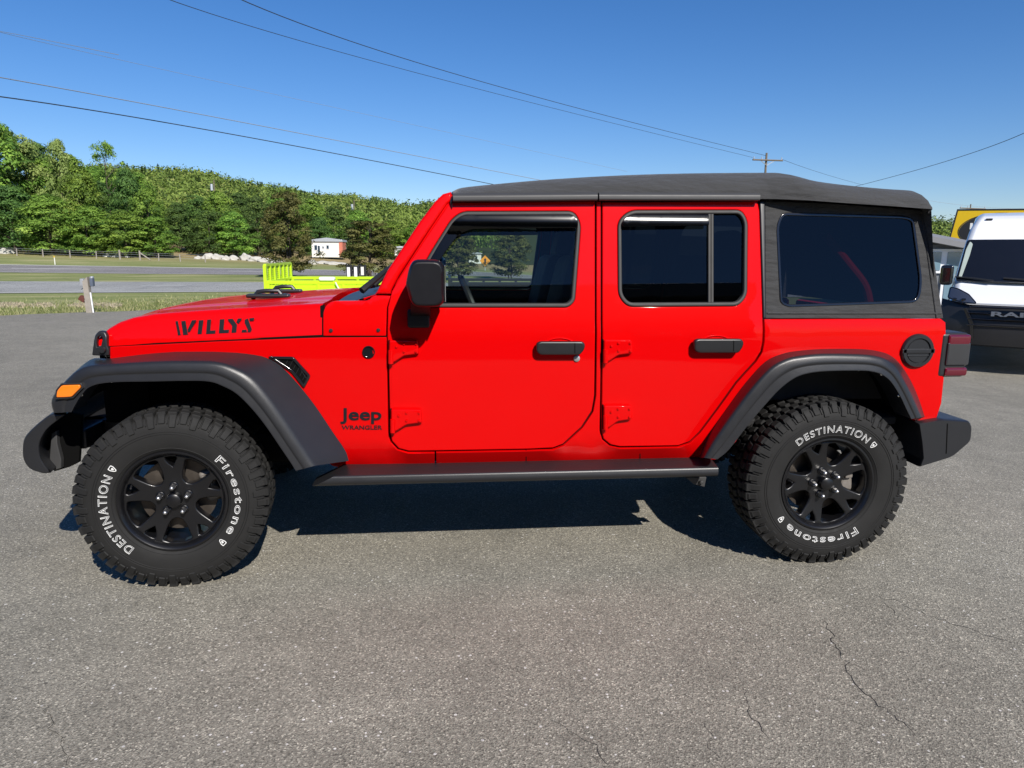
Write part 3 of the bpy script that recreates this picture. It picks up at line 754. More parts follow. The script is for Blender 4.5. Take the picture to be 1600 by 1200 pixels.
    obj('vent_visor', panel(v, [], lambda x, z, dd, s=s: (x, s*(YB(x, z)-.028+dd+max(0, z-1.60)*.05+6.0*max(0, z-1.625)**2+6.0*max(0, 1.625-z)**2*(z > 1.56)), z), .004, .002, .012), M['visor'], d)
    handle((1080.5,528,1157,550), s, d)
    hinge((942,530,987,564), s, d); hinge((942,632,986,667), s, d)
# --- flares
F0 = [(84,646),(81,625),(100,598.5),(140,562.5),(172,560),(240,551),(302,549.5),(345,550),(398,554),(430,566),(457,590),(491,632),(520,675),(539,703),(545,720)]
F1 = [(84,645),(81,624),(99,598.5),(128,575),(172,569.5),(240,565.5),(302,565),(340,567),(366,576.5),(390,592),(415,620),(440,655),(465,692),(481,716),(490,728)]
F3 = [(112,644),(118,633),(127,619),(141,605),(172,598.5),(240,597),(290,596),(325,597),(347,604),(370,617),(395,642),(417,670),(440,704),(453,723),(461,736)]
Q0 = [(1092,716),(1107,681),(1135,638),(1165,597),(1195,565),(1222,552.5),(1246,548),(1285,545),(1345,545),(1375,549),(1393,556),(1408,570),(1423,594),(1435,621),(1445,651)]
Q1 = [(1099,715),(1117,686),(1145,646),(1173,609),(1203,576),(1228,561.5),(1252,556),(1288,553),(1345,554),(1370,557),(1386,563),(1402,577),(1417,603),(1429,628),(1439.5,652)]
Q3 = [(1122,718),(1140,703),(1168,667),(1195,635),(1218,610),(1240,593),(1260,585),(1290,581),(1345,580),(1366,582),(1380,587),(1393,598),(1407,620),(1417,641),(1424,655)]
def flare(R0, R1, R3, s, y0, front):
    n = len(R0)
    def ya(i, a): return a
    P0 = [at(*q, y0(i)) for i, q in enumerate(R0)]
    P1 = [at(*q, -.925) for q in R1]
    P3 = [at(*q, -.938) for q in R3]
    P2 = [a.lerp(b_, .50)+Vector((0, -.003, 0)) for a, b_ in zip(P1, P3)]
    P2b = [a.lerp(b_, .56)+Vector((0, .004, 0)) for a, b_ in zip(P1, P3)]
    P4 = [Vector((p.x, -.90, p.z))+(b_-p)*.10 for p, b_ in zip(P3, P1)]
    P5 = [Vector((p.x, -.80, p.z)) for p in P4]
    rails = []
    src = [P0, P1, P2, P2b, P3, P4, P5]
    rr = [0, .017, .009, .005, .008, .005, 0]
    for k, R in enumerate(src):
        if k in (0, len(src)-1): rails.append(R); continue
        A, B = src[k-1], src[k+1]; e = rr[k]
        def tow(p, q): 
            L = (q-p).length; return p+(q-p)*(min(e, L*.45)/max(L, 1e-6))
        s1 = [tow(p, q) for p, q in zip(R, A)]; s2 = [tow(p, q) for p, q in zip(R, B)]
        rails += [s1, [(a+b_+2*p)/4*1.0 if False else (a*.25+p*.5+b_*.25) for a, p, b_ in zip(s1, R, s2)], s2]
    rows = [bez(R, 4) for R in rails]
    rows = [[(p[0], s*p[1], p[2]) for p in R] for R in rows]
    bm = loft(rows)
    # end plates
    for e in (0, -1):
        try: bm.faces.new([bm.verts.new(R[e]) for R in rows])
        except ValueError: pass
    return bm, P4
for s, nm in SIDES:
    ff, P4 = flare(F0, F1, F3, s, lambda i: -.72 if i < 3 else (-.735 if i < 6 else -.77 if i < 9 else -.79), True)
    fo = obj('front_flare', ff, M['flare'], car, None, 60)
    rf, P4r = flare(Q0, Q1, Q3, s, lambda i: -.80, False)
    ro = obj('rear_flare', rf, M['flare'], car, None, 60)
    for o, P in ((fo, P4), (ro, P4r)):
        R = bez(P, 4)
        bm = loft([[(p[0], s*-.905, p[2]+.004) for p in R], [(p[0], s*-.70, p[2]+.03) for p in R], [(p[0], s*-.48, p[2]+.04) for p in R]])
        obj('wheel_liner', bm, M['dark'], car)
        for k in range(2, len(P)-1, 2):                             # push pins along the lip
            c = P[k]; b2 = bmesh.new(); bmesh.ops.create_icosphere(b2, subdivisions=2, radius=.0075)
            move(b2, (c.x, s*(c.y-.020), c.z-.003)); obj('push_pin', b2, M['chrome'], o)
    am = [at(*q, -.938) for q in ((98,601.5),(126,600.5),(128,605),(114,619.5),(89.5,621),(91,610))]
    obj('marker_lamp', panel(fillet([(p.x, p.z) for p in am], .008), [], lambda x, z, d, s=s: (x, s*(-.950+d), z), .03, .005, .03), M['amber'], fo, 'amber side marker lamp')
    am2 = [(p.x, p.z) for p in am]; am2 = am2 if area2(am2) > 0 else am2[::-1]
    obj('lamp_bezel', ring(offset(dens(am2, .01), -.007), .006, lambda x, z, d, s=s: (x, s*(-.945+d), z), .03, .002), M['black'], fo)
# --- fender vent, badges, cowl bolts, round socket
vt = fillet(tr([(418,556.5),(459,557),(486,587),(475.5,607),(455,581)]), .012)
for s, nm in SIDES:
    vo = obj('fender_vent', ring(vt, .013, side(s, YB, -.010), .02, .004), M['gloss'], car)
    v2 = offset(dens(vt, .03) if area2(vt) > 0 else dens(vt, .03)[::-1], .010)
    obj('vent_backing', panel(v2, [], side(s, YB, -.001), .004, .0005, .05), M['dark'], vo)
    bm = bmesh.new()
    for k in range(14):                                             # diagonal mesh wires
        for sg in (1, -1):
            a = np.array((.50+k*.022, 1.07)); dvec = np.array((sg*.55, -1.0)); seg = [a+dvec*t for t in np.linspace(0, .22, 23)]
            run = [p for p in seg if inside(p, v2)]
            if len(run) > 2: tube([(p[0], s*(YB(*p)-.004), p[1]) for p in run], .0015, 4, bm)
    obj('vent_mesh', bm, M['black'], vo)
    q = tr([(576,550)])[0]
    b2 = lathe([(.0001, -.001), (.022, -.001), (.0235, -.006), (.0275, -.006), (.029, .002)], 28); move(b2, (q[0], 0, q[1]))
    for v in b2.verts: v.co.y = s*(v.co.y+YB(*q))
    obj('antenna_plug', b2, M['gloss'], car)
def decal(name, s_text, box_px, Y, mat, bold=.03, depth=.0, dy=-.0015, parent=car, shear=0):
    me = text_me(s_text, bold, 0, depth)
    c = np.empty(len(me.vertices)*3); me.vertices.foreach_get('co', c); c = c.reshape(-1, 3)
    lo, hi = c.min(0), c.max(0); x0, y0, x1, y1 = box_px
    (ax, az), (bx, bz), (cx, cz) = tr([(x0, y1), (x1, y1), (x0, y0)], Y)
    for v in me.vertices:
        u = (v.co.x-lo[0])/(hi[0]-lo[0]); t = (v.co.y-lo[1])/(hi[1]-lo[1])
        x = ax+(bx-ax)*u+(cx-ax)*t+shear*t; z = az+(bz-az)*u+(cz-az)*t
        d = (v.co.z-lo[2])/max(1e-9, hi[2]-lo[2]) if depth else 1
        v.co = (x, Y(x, z)+dy*d-.0004, z)
    me.update(); return obj(name, me, mat, parent, None, 30)
decal('name_badge', 'Jeep', (532,637.5,596,662), YB, M['decal'], .018, .01, -.004)
decal('model_badge', 'WRANGLER', (534,664.5,597,671), YB, M['decal'], .012, .01, -.003)
# hood lettering, cut like a stencil
Z = lambda q: (240+q[0]/4, 440+q[1]/4)
bm = bmesh.new()
for poly in ([(137,248),(152,246),(170,333),(153,335)], [(173,247),(200,245),(215,331),(185,333)], [(240,242),(269,239),(228,314),(215,316),(213,300)],
             [(283,242),(312,240),(301,327),(275,328)], [(335,238),(360,236),(355,306),(388,304),(385,325),(328,327)], [(414,236),(443,234),(438,302),(472,300),(470,320),(408,323)],
             [(463,234),(495,232),(522,270),(517,318),(487,320),(491,276)], [(527,231),(553,229),(532,263),(518,251)],
             [(570,238),(590,230),(598,252),(615,300),(606,317),(587,317),(590,302),(570,258)], [(598,229),(630,226),(626,243),(604,244)], [(553,302),(580,300),(584,317),(550,318)]):
    panel(tr([Z(q) for q in poly], YH), [], side(1, YH, -.0016), .0012, .0004, .05, bm=bm)
obj('hood_lettering', bm, M['decal'], car)
# --- hood
stn = [(150,541,540.5),(152,541,530),(158,541.5,521),(168,541.8,512.5),(184,541.2,503.5),(205,540,496.5),(240,537,490.5),(290,534.7,486.5),(340,532.4,483),(390,530.3,480),(440,528.3,476.5),(475,526.9,474.8),(503,526,473.5)]
secs = []
for k, (px, pb, pc) in enumerate(stn):
    (x0, zb), = tr([(px, pb)], YH); zc = at(px, pc, -.70).z
    x = x0; zb = zb+.003; zc = max(zc, zb+.004)
    yb = YH(x, zb); yc = YH(x, zc); rr_ = min(.045, (zc-zb)*.8)
    half = [(yb, zb-.05 if False else zb), (yb+(yc-yb)*.5, zb+(zc-zb)*.45)]
    for t in (0, .25, .5, .75, 1):
        a = t*math.pi/2; half.append((yc+rr_*(1-math.cos(a)), zc-rr_*(1-math.sin(a))))
    crown = .006*min(1, k/5)
    for y in (-.58, -.50, -.455, -.43, -.405, -.3, -.15, 0):
        u = 1-(y/.62)**2; bulge = .008*min(1, k/4)/(1+math.exp((abs(y)-.43)*60))*1.0
        half.append((y*(abs(yc)/.74), zc+crown*u+bulge))
    full = half+[(-y, z) for y, z in half[-2::-1]]
    nose = .05*max(0, 1-k/7)
    secs.append([(x-nose*(1-(y/.74)**2), y, z) for y, z in full])
hd = obj('hood', loft(secs), M['red'], car, None, 40)
last = secs[-1]
obj('hood_edge', loft([last, [(p[0]-.0, p[1], p[2]-.03) for p in last]]), M['red'], hd)
# hood-to-fender gap and cowl-to-hood gap read as dark lines: a black body underneath
for s, nm in SIDES:
    g = tr([(170,539.5),(335,531),(502,523.5),(604,523.5),(604,530),(502,530),(335,537),(170,546)])
    obj('hood_gap', panel(g, [], side(s, YB, .006), .02, .001, .1), M['dark'], car)
    g = tr([(500,478),(506,476),(506,528),(500,528)], YH); obj('cowl_gap', panel(g, [], side(s, YH, .006), .02, .001, .1), M['dark'], car)
    obj('shade_plate', box((-.27, s*-.615, .86), (.20, .012, .34), .003), M['dark'], car)  # black plate added so the front of the wheel well reads as shade
    # hood latch
    lt = fillet(tr([(151,523),(157,516),(166,517),(170,524),(170,540),(173,545),(173,555),(146,555),(148,541)], YH), .008)
    hl = fillet(tr([(155,526),(161,523),(163,528),(160,541),(153,541)], YH), .004)
    obj('hood_latch', panel(lt, [hl], side(s, YH, -.018), .022, .006, .02), M['flare'], car)
    c = tr([(164,546)], YH)[0]; b2 = lathe([(.0001, -.03), (.012, -.03), (.014, -.024), (.014, 0)], 16); move(b2, (c[0], 0, c[1]))
    for v in b2.verts: v.co.y = s*(v.co.y+YH(*c))
    obj('latch_pivot', b2, M['flare'], car)
    # cowl side panel and windshield pillar
    cw = tr([(505,525),(505,487),(510,476),(520,470.5),(575,470),(583,462),(610.5,461.5),(604.5,481),(603,525)], YB)
    co_ = obj('cowl_side', panel(fillet(cw, [.003,.02,.03,.03,.02,.01,.003,.003,.003]), [], side(s), .03, .004, .05), M['red'], car)
    for q in tr([(517,516.5),(591,516)]):
        b2 = lathe([(.0001, -.006), (.007, -.005), (.009, 0)], 12); move(b2, (q[0], 0, q[1]))
        for v in b2.verts: v.co.y = s*(v.co.y+YB(*q))
        obj('cowl_bolt', b2, M['black'], co_)
    ap = tr([(587,459.5),(605,423),(655,347.5),(680,314.5),(692,303),(705,299.5),(707,313),(699,318.5),(673,356),(643,401),(623.5,431),(612,453),(610.5,459.5)])
    obj('windshield_pillar', panel(ap, [], side(s), .06, .012, .05), M['red'], car)
# bumper loops and washer nozzles on the hood
for y0, px0, px1 in ((-.28, 394, 445), (.16, 424, 465)):
    a, b_ = at(px0, 463, y0), at(px1, 463, y0); z0 = .5*(secs[9][14][2]+secs[10][14][2])
    bm = tube([(a.x, y0, z0-.01), (a.x+.03, y0, z0+.026), (a.x+.07, y0, z0+.031), (b_.x-.03, y0, z0+.031), (b_.x, y0, z0-.01)], .011, 8)
    box(((a.x+b_.x)/2, y0, z0+.006), (b_.x-a.x+.05, .06, .02), .008, bm); obj('hood_bumper', bm, M['flare'], hd)
# --- windshield, cowl top, wipers
B = at(585, 460, -.74); T = at(701, 300.5, -.68); ex = Vector((T.x-B.x, 0, T.z-B.z)); L = ex.length; ex.normalize(); en = Vector((ex.z, 0, -ex.x))
WS = lambda y, u, d: tuple(Vector((B.x, y, B.z))+ex*u+en*d)
hole = fillet([(-.655, .07), (.655, .07), (.61, L-.075), (-.61, L-.075)], .05)
wf = obj('windshield_frame', panel([(-.735, 0), (.735, 0), (.672, L), (-.672, L)], [hole], WS, .05, .01, .08), M['red'], car)
obj('windshield', panel(hole, [], lambda y, u, d: WS(y, u, d+.008), .005, .0005, .2), M['glass_front'], wf)
obj('windshield_seal', ring(hole, .02, lambda y, u, d: WS(y, u, d-.001), .01, .003), M['black'], wf)
bm = loft([[(.69, y, .0+secs[-1][len(secs[-1])//2][2]-.012-.02*(y/.7)**2) for y in np.linspace(-.70, .70, 15)], [(.78, y, B.z-.035) for y in np.linspace(-.72, .72, 15)], [(B.x+.02, y, B.z+.004) for y in np.linspace(-.72, .72, 15)]])
obj('cowl_top', bm, M['black'], car)
for y0 in (-.42, .12):
    p0 = Vector((.80, y0-.02, B.z+.0)); p1 = Vector(WS(y0+.06, .05, -.05)); p2 = Vector(WS(y0+.33, .16, -.03))
    bm = tube([p0, p1, p2], [.018, .014, .008], 8); tube([Vector(WS(y0+.02, .075, -.02)), Vector(WS(y0+.60, .12, -.02))], .011, 6, bm); obj('wiper', bm, M['black'], car)
# --- front: grille, headlamps, bumper
gx = secs[0][len(secs[0])//2][0]-.002
GY = lambda y: gx+.055*(y/.66)**2
slots = [fillet([(y-.033, .80), (y+.033, .80), (y+.033, 1.0), (y-.033, 1.0)], .015) for y in np.arange(-3, 4)*.088]
lamps = [[(sg*.475+.098*math.cos(a), .925+.098*math.sin(a)) for a in np.linspace(0, 2*math.pi, 32, endpoint=False)] for sg in (-1, 1)]
gr = obj('grille', panel(fillet([(-.54, .70), (.54, .70), (.57, .96), (.70, 1.01), (.70, 1.062), (-.70, 1.062), (-.70, 1.01), (-.57, .96)], .02), slots+lamps, lambda y, z, d: (GY(y)+d+.012*(z-.7), y, z), .05, .012, .06), M['gloss'], car)
obj('grille_backing', box((gx+.09, 0, .89), (.02, 1.16, .34), .005), M['dark'], car)
for sg in (-1, 1):
    b2 = lathe([(.0001, -.02), (.05, -.016), (.085, 0), (.096, .02)], 32); move(b2, (0, 0, 0), Matrix.Rotation(-math.pi/2, 3, 'Z')); move(b2, (GY(.475)+.04, sg*.475, .925)); obj('headlamp', b2, M['headlamp'], gr)
# bumper: a bent beam whose end shows as a thick hooked plate
bo = [(p.x, p.z) for p in [at(*q, -.78) for q in ((108,645),(81,646),(58,664),(41,682),(38.5,700),(40,718),(50,732),(72,738.5),(84,737),(67,717),(64,692),(77,668))]]
def bump_S(x, y, z): return (x-.10*max(0, 1-(abs(y)/.80)**2), y, z)
bp = panel(fillet(bo, [.004,.02,.04,.04,.03,.03,.03,.01,.008,.03,.03,.03]), [], lambda x, z, d: bump_S(x, -.80+d, z), .01, .008, .03)
obx = fillet(bo, [.004,.02,.04,.04,.03,.03,.03,.01,.008,.03,.03,.03])
loft([[bump_S(p[0], y, p[1]) for p in obx] for y in np.linspace(-.793, .793, 19)], bp, True)
panel(obx, [], lambda x, z, d: bump_S(x, .80-d, z), .01, .008, .03, bm=bp)
fb = obj('front_bumper', bp, M['flare'], car)
bm = box((-.52, 0, .62), (.14, 1.30, .10), .02); 
for sg in (-1, 1): box((-.42, sg*.43, .60), (.30, .08, .14), .01, bm)
obj('bumper_beam', bm, M['black'], fb)
c1 = at(95, 700, -.72)
obj('bumper_bracket', prism([(p.x, p.z) for p in [at(*q, -.70) for q in ((83,676),(91,672),(92,692),(98,716),(98,730),(86,734),(80,715))]], -.715, -.69, .004), M['rail'], fb)
for sg in (-1, 1): obj('dark_fill', prism([(p.x, p.z) for p in [at(*q, -.68) for q in ((62,690),(78,665),(108,646),(128,648),(124,722),(110,729),(86,736),(66,720))]], sg*.685, sg*.665, .003), M['dark'], fb)  # dark sheets added behind the hook, filling the open bumper end with shade
obj('fog_lamp', move(lathe([(.0001, -.02), (.04, -.015), (.055, .01), (.05, .05)], 20), (0, 0, 0), Matrix.Rotation(-math.pi/2, 3, 'Z')), M['headlamp'], fb).location = (-.71, -.5, .62)
# --- sill steps
for s, nm in SIDES:
    xl, xr = at(486, 757, -.88).x, at(1121, 741, -.88).x; zb, zt_ = .441, .502
    prof = fillet([(-.74, zb), (-.875, zb), (-.893, zb+.018), (-.885, zt_-.012), (-.80, zt_), (-.74, zt_)], [.005, .014, .012, .010, .01, .005])
    bm = loft([[(xl+(.13*(z-zb)/(zt_-zb)), s*y, z) for y, z in prof]]+[[(x, s*y, z) for y, z in prof] for x in (xl+.2, 1.2, 2.0)]+[[(xr, s*y, z) for y, z in prof]], None, True, True)
    obj('side_step', bm, M['flare'], car)
    bm = bmesh.new()
    for x in (xl+.25, 1.55, xr-.15): box((x, s*-.66, .46), (.06, .30, .05), .01, bm)
    p = prism([(p.x, p.z) for p in [at(*q, -.72) for q in ((1071,746),(1104,746),(1101,761),(1085,757))]], s*-.72, s*-.70, .003, bm)
    b2 = lathe([(.0001, -.012), (.009, -.01), (.012, 0)], 12); q = at(1096, 753, -.73); move(b2, (q.x, s*-.73 if s == 1 else .745, q.z)); me = bpy.data.meshes.new('t'); b2.to_mesh(me); b2.free(); bm.from_mesh(me)
    obj('step_bracket', bm, M['rail'], car)
# --- soft top
px_ = [708, 722, 760, 800, 850, 930, 1010, 1095, 1187, 1215, 1240, 1262, 1290, 1340, 1400, 1432, 1445, 1453, 1457]
lo_ = [313, 312, 311, 310.5, 310, 309.5, 309.2, 309.2, 310.8, 311, 312.2, 313, 315, 318.5, 322.5, 325, 326, 326.5, 327]
hi_ = [299, 293, 289.3, 285.7, 281.5, 276.5, 273, 271, 270.2, 270.2, 270.8, 276, 283.5, 290, 295.5, 297.3, 299, 304, 316]
hi_[1] = 293.5
rows = []
for px, l_, h_ in zip(px_, lo_, hi_):
    k = min(1, max(0, (px-1180)/100)); yl = -.702-.060*k; ys = -.575
    a = at(px, l_, yl); zsh = at(px, h_, ys).z; x = a.x; dz = zsh-a.z
    half = [(yl+.012, a.z+.004), (yl, a.z), (yl+.004, a.z+.22*dz), (yl+.022, a.z+.5*dz), (yl+.058, a.z+.76*dz), (yl+.10, a.z+.92*dz), (ys, zsh), (-.42, zsh+.008), (-.2, zsh+.012), (0, zsh+.013)]
    # soft fabric: slight sag between the bows
    rows.append([(x, y, z) for y, z in half]+[(x, -y, z) for y, z in half[-2::-1]])
cols = [bez([r_[i] for r_ in rows], 3) for i in range(len(rows[0]))]
rows = [[c_[j] for c_ in cols] for j in range(len(cols[0]))]
st = obj('soft_top', loft(rows, None, False, False), M['fabric'], car, None, 70)
rc = rows[-1]; xr = rc[0][0]
obj('top_rear_flap', loft([rc, [(p[0]-.012, p[1]*.99, p[2]-.02) for p in rc]]+[[(p[0]+.08*(1.70-z)/.5, p[1]*(.99 if abs(p[1]) > .6 else 1), min(p[2], z)-.0) for p in rc] for z in (1.70, 1.45, 1.20)]), M['fabric'], st, None, 60)
fr = rows[0]
obj('top_front_edge', loft([fr, [(p[0]-.012, p[1], p[2]-.012) for p in fr], [(p[0]-.004, p[1], p[2]-.035) for p in fr]]), M['black'], st)
for a, b_ in (((708,308.8),(933.5,307)),((936,307),(1187,307.5))):
    for s, nm in SIDES:
        p, q = at(*a, -.715), at(*b_, -.715)
        prof = fillet([(-.70, -.020), (-.724, -.016), (-.722, .008), (-.70, .022)], .008)
        obj('door_rail', loft([[(p.x+(q.x-p.x)*t, s*y, p.z+(q.z-p.z)*t+z) for y, z in prof] for t in (0, .5, 1)], None, True, True), M['rail'], st)
qp = tr([(1196,314.5),(1300,318),(1445,329),(1452,352),(1460,400),(1468,455),(1475,497.5),(1197,497.5)])
for s, nm in SIDES:
    sp = obj('side_curtain', panel(qp, [qw], side(s, YB, .004), .012, .003, .05), M['fabric'], st)
    gi = offset(dens(qw, .03) if area2(qw) > 0 else dens(qw, .03)[::-1], -.012)
    obj('curtain_window', panel(gi, [], side(s, YB, .008), .003, .0005, .1), M['vinyl'], sp)
    obj('curtain_welt', ring(qw, .012, side(s, YB, .001), .006, .0025), M['gloss'], sp)
    for a_, b_ in (((1441,331),(1464,497)),((1199,489.5),(1472,489.5))):
        q0, q1 = tr([a_, b_]); obj('seam', tube([(q0[0]+(q1[0]-q0[0])*t, s*(YB(q0[0]+(q1[0]-q0[0])*t, q0[1]+(q1[1]-q0[1])*t)+.002), q0[1]+(q1[1]-q0[1])*t) for t in np.linspace(0, 1, 12)], .004, 6), M['fabric'], sp)
    e = tr([(1187,314),(1195.5,314),(1197,497),(1192.5,497)])
    obj('pillar_seal', panel(e, [], side(s, YB, -.002), .04, .006, .06), M['handle'], car)
# --- fuel cap, tail lamps, rear bumper, tailgate
for s, nm in SIDES:
    c = tr([(1432.5,548)])[0]
    b2 = lathe([(.0001, -.012), (.055, -.012), (.057, -.009), (.060, -.009), (.062, -.016), (.076, -.016), (.082, -.008), (.083, .006)], 40)
    box((0, -.010, .0), (.165, .012, .022), .003, b2); box((0, -.0135, -.022), (.11, .003, .004), .001, b2)
    move(b2, (c[0], 0, c[1]))
    for v in b2.verts: v.co.y = s*(v.co.y+YB(*c))
    if s == 1: obj('fuel_cap', b2, M['flare'], car)
    else: b2.free()
    x0, x1 = at(1466, 550, -.80).x, at(1502, 550, -.76).x; z0, z1 = at(1480, 588, -.78).z, at(1480, 519, -.78).z
    tl = obj('tail_lamp', box(((x0+x1)/2, s*-.735, (z0+z1)/2), (x1-x0-.006, .15, z1-z0), .018, None, 3), M['black'], car, 'smoked tail lamp with red lenses')
    h = z1-z0; xa = x0+.033
    obj('red_lens', box(((xa+x1)/2, s*-.742, z1-.17*h), (x1-xa, .155, .27*h), .012), M['redlens'], tl)
    obj('red_lens', box(((xa+x1)/2, s*-.742, z0+.13*h), (x1-xa, .155, .20*h), .012), M['redlens'], tl)
    obj('clear_lens', box(((xa+x1)/2, s*-.742, z0+.53*h), (x1-xa+.003, .157, .52*h), .010), M['greylens'], tl)
rb0 = [(p.x, p.z) for p in [at(*q, -.80) for q in ((1426,658),(1465,652),(1507,655),(1511,664),(1509,686),(1480,711),(1428,727),(1433,714),(1431,690))]]
obx = fillet(rb0, [.005,.01,.01,.02,.02,.03,.01,.005,.02])
bp = bmesh.new()
ys_ = [-.842, -.836, -.82]+list(np.linspace(-.78, .78, 9))+[.82, .836, .842]
cx, cz = np.mean([p[0] for p in obx]), np.mean([p[1] for p in obx])
loft([[(cx+(p[0]-cx)*k, y, cz+(p[1]-cz)*k) for p in obx] for y, k in zip(ys_, [.94, .98, 1]+[1]*9+[1, .98, .94])], bp, True, True)
rb = obj('rear_bumper', bp, M['flare'], car)
g = [(p.x, p.z) for p in [at(*q, -.844) for q in ((1480,662),(1481.6,662),(1479.6,709),(1478,709))]]
obj('bumper_seam', prism(g, -.8435, -.83, .0005), M['dark'], rb)
xt = at(1475, 560, -.79).x
obj('tailgate', box((xt+.012, 0, .89), (.05, 1.42, .56), .02), M['red'], car)
obj('rear_window', box((xt-.06, 0, 1.43), (.01, 1.20, .44), .004, None, 2, Matrix.Rotation(-.16, 3, 'Y')), M['glass_rear'], car)
# --- underbody, engine bay, cabin floor
bm = box((1.35, 0, .57), (2.1, 1.36, .14), .02)
for sg in (-1, 1): box((1.5, sg*.44, .50), (4.0, .09, .13), .02, bm)
box((.25, 0, .84), (1.10, 1.02, .42), .03, bm); box((2.98, 0, .86), (1.10, 1.0, .50), .03, bm); box((1.45, 0, .40), (.7, .5, .10), .03, bm)
tube([(.0, -.70, .398), (0, .70, .398)], .045, 12, bm); tube([(3.008, -.70, .398), (3.008, .70, .398)], .05, 12, bm)
for x in (0, 3.008):
    for sg in (-1, 1): tube([(x+.06, sg*.50, .42), (x+.02, sg*.48, .85)], .03, 10, bm)
box((3.45, 0, .60), (.40, 1.2, .18), .03, bm); tube([(3.3, .3, .45), (3.72, .5, .47)], .04, 10, bm)
obj('underbody', bm, M['dark'], car)
tub = box((2.0, 0, .66), (2.9, 1.45, .04), .01)
box((.98, 0, .92), (.03, 1.45, .50), .01, tub)
for sg in (-1, 1): box((3.05, sg*.70, .95), (.95, .03, .36), .01, tub)
obj('cabin_floor', tub, M['interior'], car)
bm = box((1.08, 0, 1.10), (.28, 1.40, .22), .05, None, 3); box((1.20, -.38, 1.10), (.14, .34, .20), .04, bm)
obj('dashboard', bm, M['interior'], car)
ring_ = [Vector((0, .185*math.cos(a), .185*math.sin(a))) for a in np.linspace(0, 2*math.pi, 33)]
rm = Matrix.Rotation(-.40, 3, 'Y'); c0 = Vector((1.36, -.38, 1.18))
bm = tube([c0+rm @ v for v in ring_], .016, 8)
for a in (0, math.pi, -math.pi/2): tube([c0, c0+rm @ Vector((0, .18*math.cos(a), .18*math.sin(a)))], .014, 6, bm)
tube([c0, c0+Vector((-.25, 0, -.10))], .035, 8, bm); obj('steering_wheel', bm, M['black'], car)
def seat(x, y, w_):
    bm = box((x, y, .84), (.52, w_, .16), .06, None, 3)
    box((x+.31, y, 1.16), (.15, w_, .62), .06, bm, 3, Matrix.Rotation(.24, 3, 'Y'))
    box((x+.42, y, 1.52), (.10, min(.28, w_), .17), .04, bm, 3, Matrix.Rotation(.2, 3, 'Y')); return bm
for y in (-.38, .38): obj('front_seat', seat(1.50, y, .50), M['interior'], car)
obj('rear_seat', seat(2.38, 0, 1.20), M['interior'], car)
bm = bmesh.new()
for sg in (-1, 1):
    tube(bez([(1.30, sg*.58, 1.70), (2.2, sg*.58, 1.74), (2.62, sg*.58, 1.70)], 5), .028, 8, bm); tube([(1.98, sg*.60, .7), (1.98, sg*.58, 1.72)], .032, 8, bm)
tube([(1.98, -.58, 1.73), (1.98, .58, 1.73)], .028, 8, bm)
obj('roll_bar', bm, M['interior'], car)
p = [at(1290, 368, -.50), at(1325, 412, -.50), at(1350, 445, -.52), at(1358, 475, -.54), at(1360, 510, -.55)]
obj('red_streak', tube(bez([tuple(v) for v in p], 5), .022, 10), pbr('streak_red', (.9, .02, .03), .5), car, 'red curved streak standing in for a reflection in the rear side window')  # tube added to imitate a red reflected streak
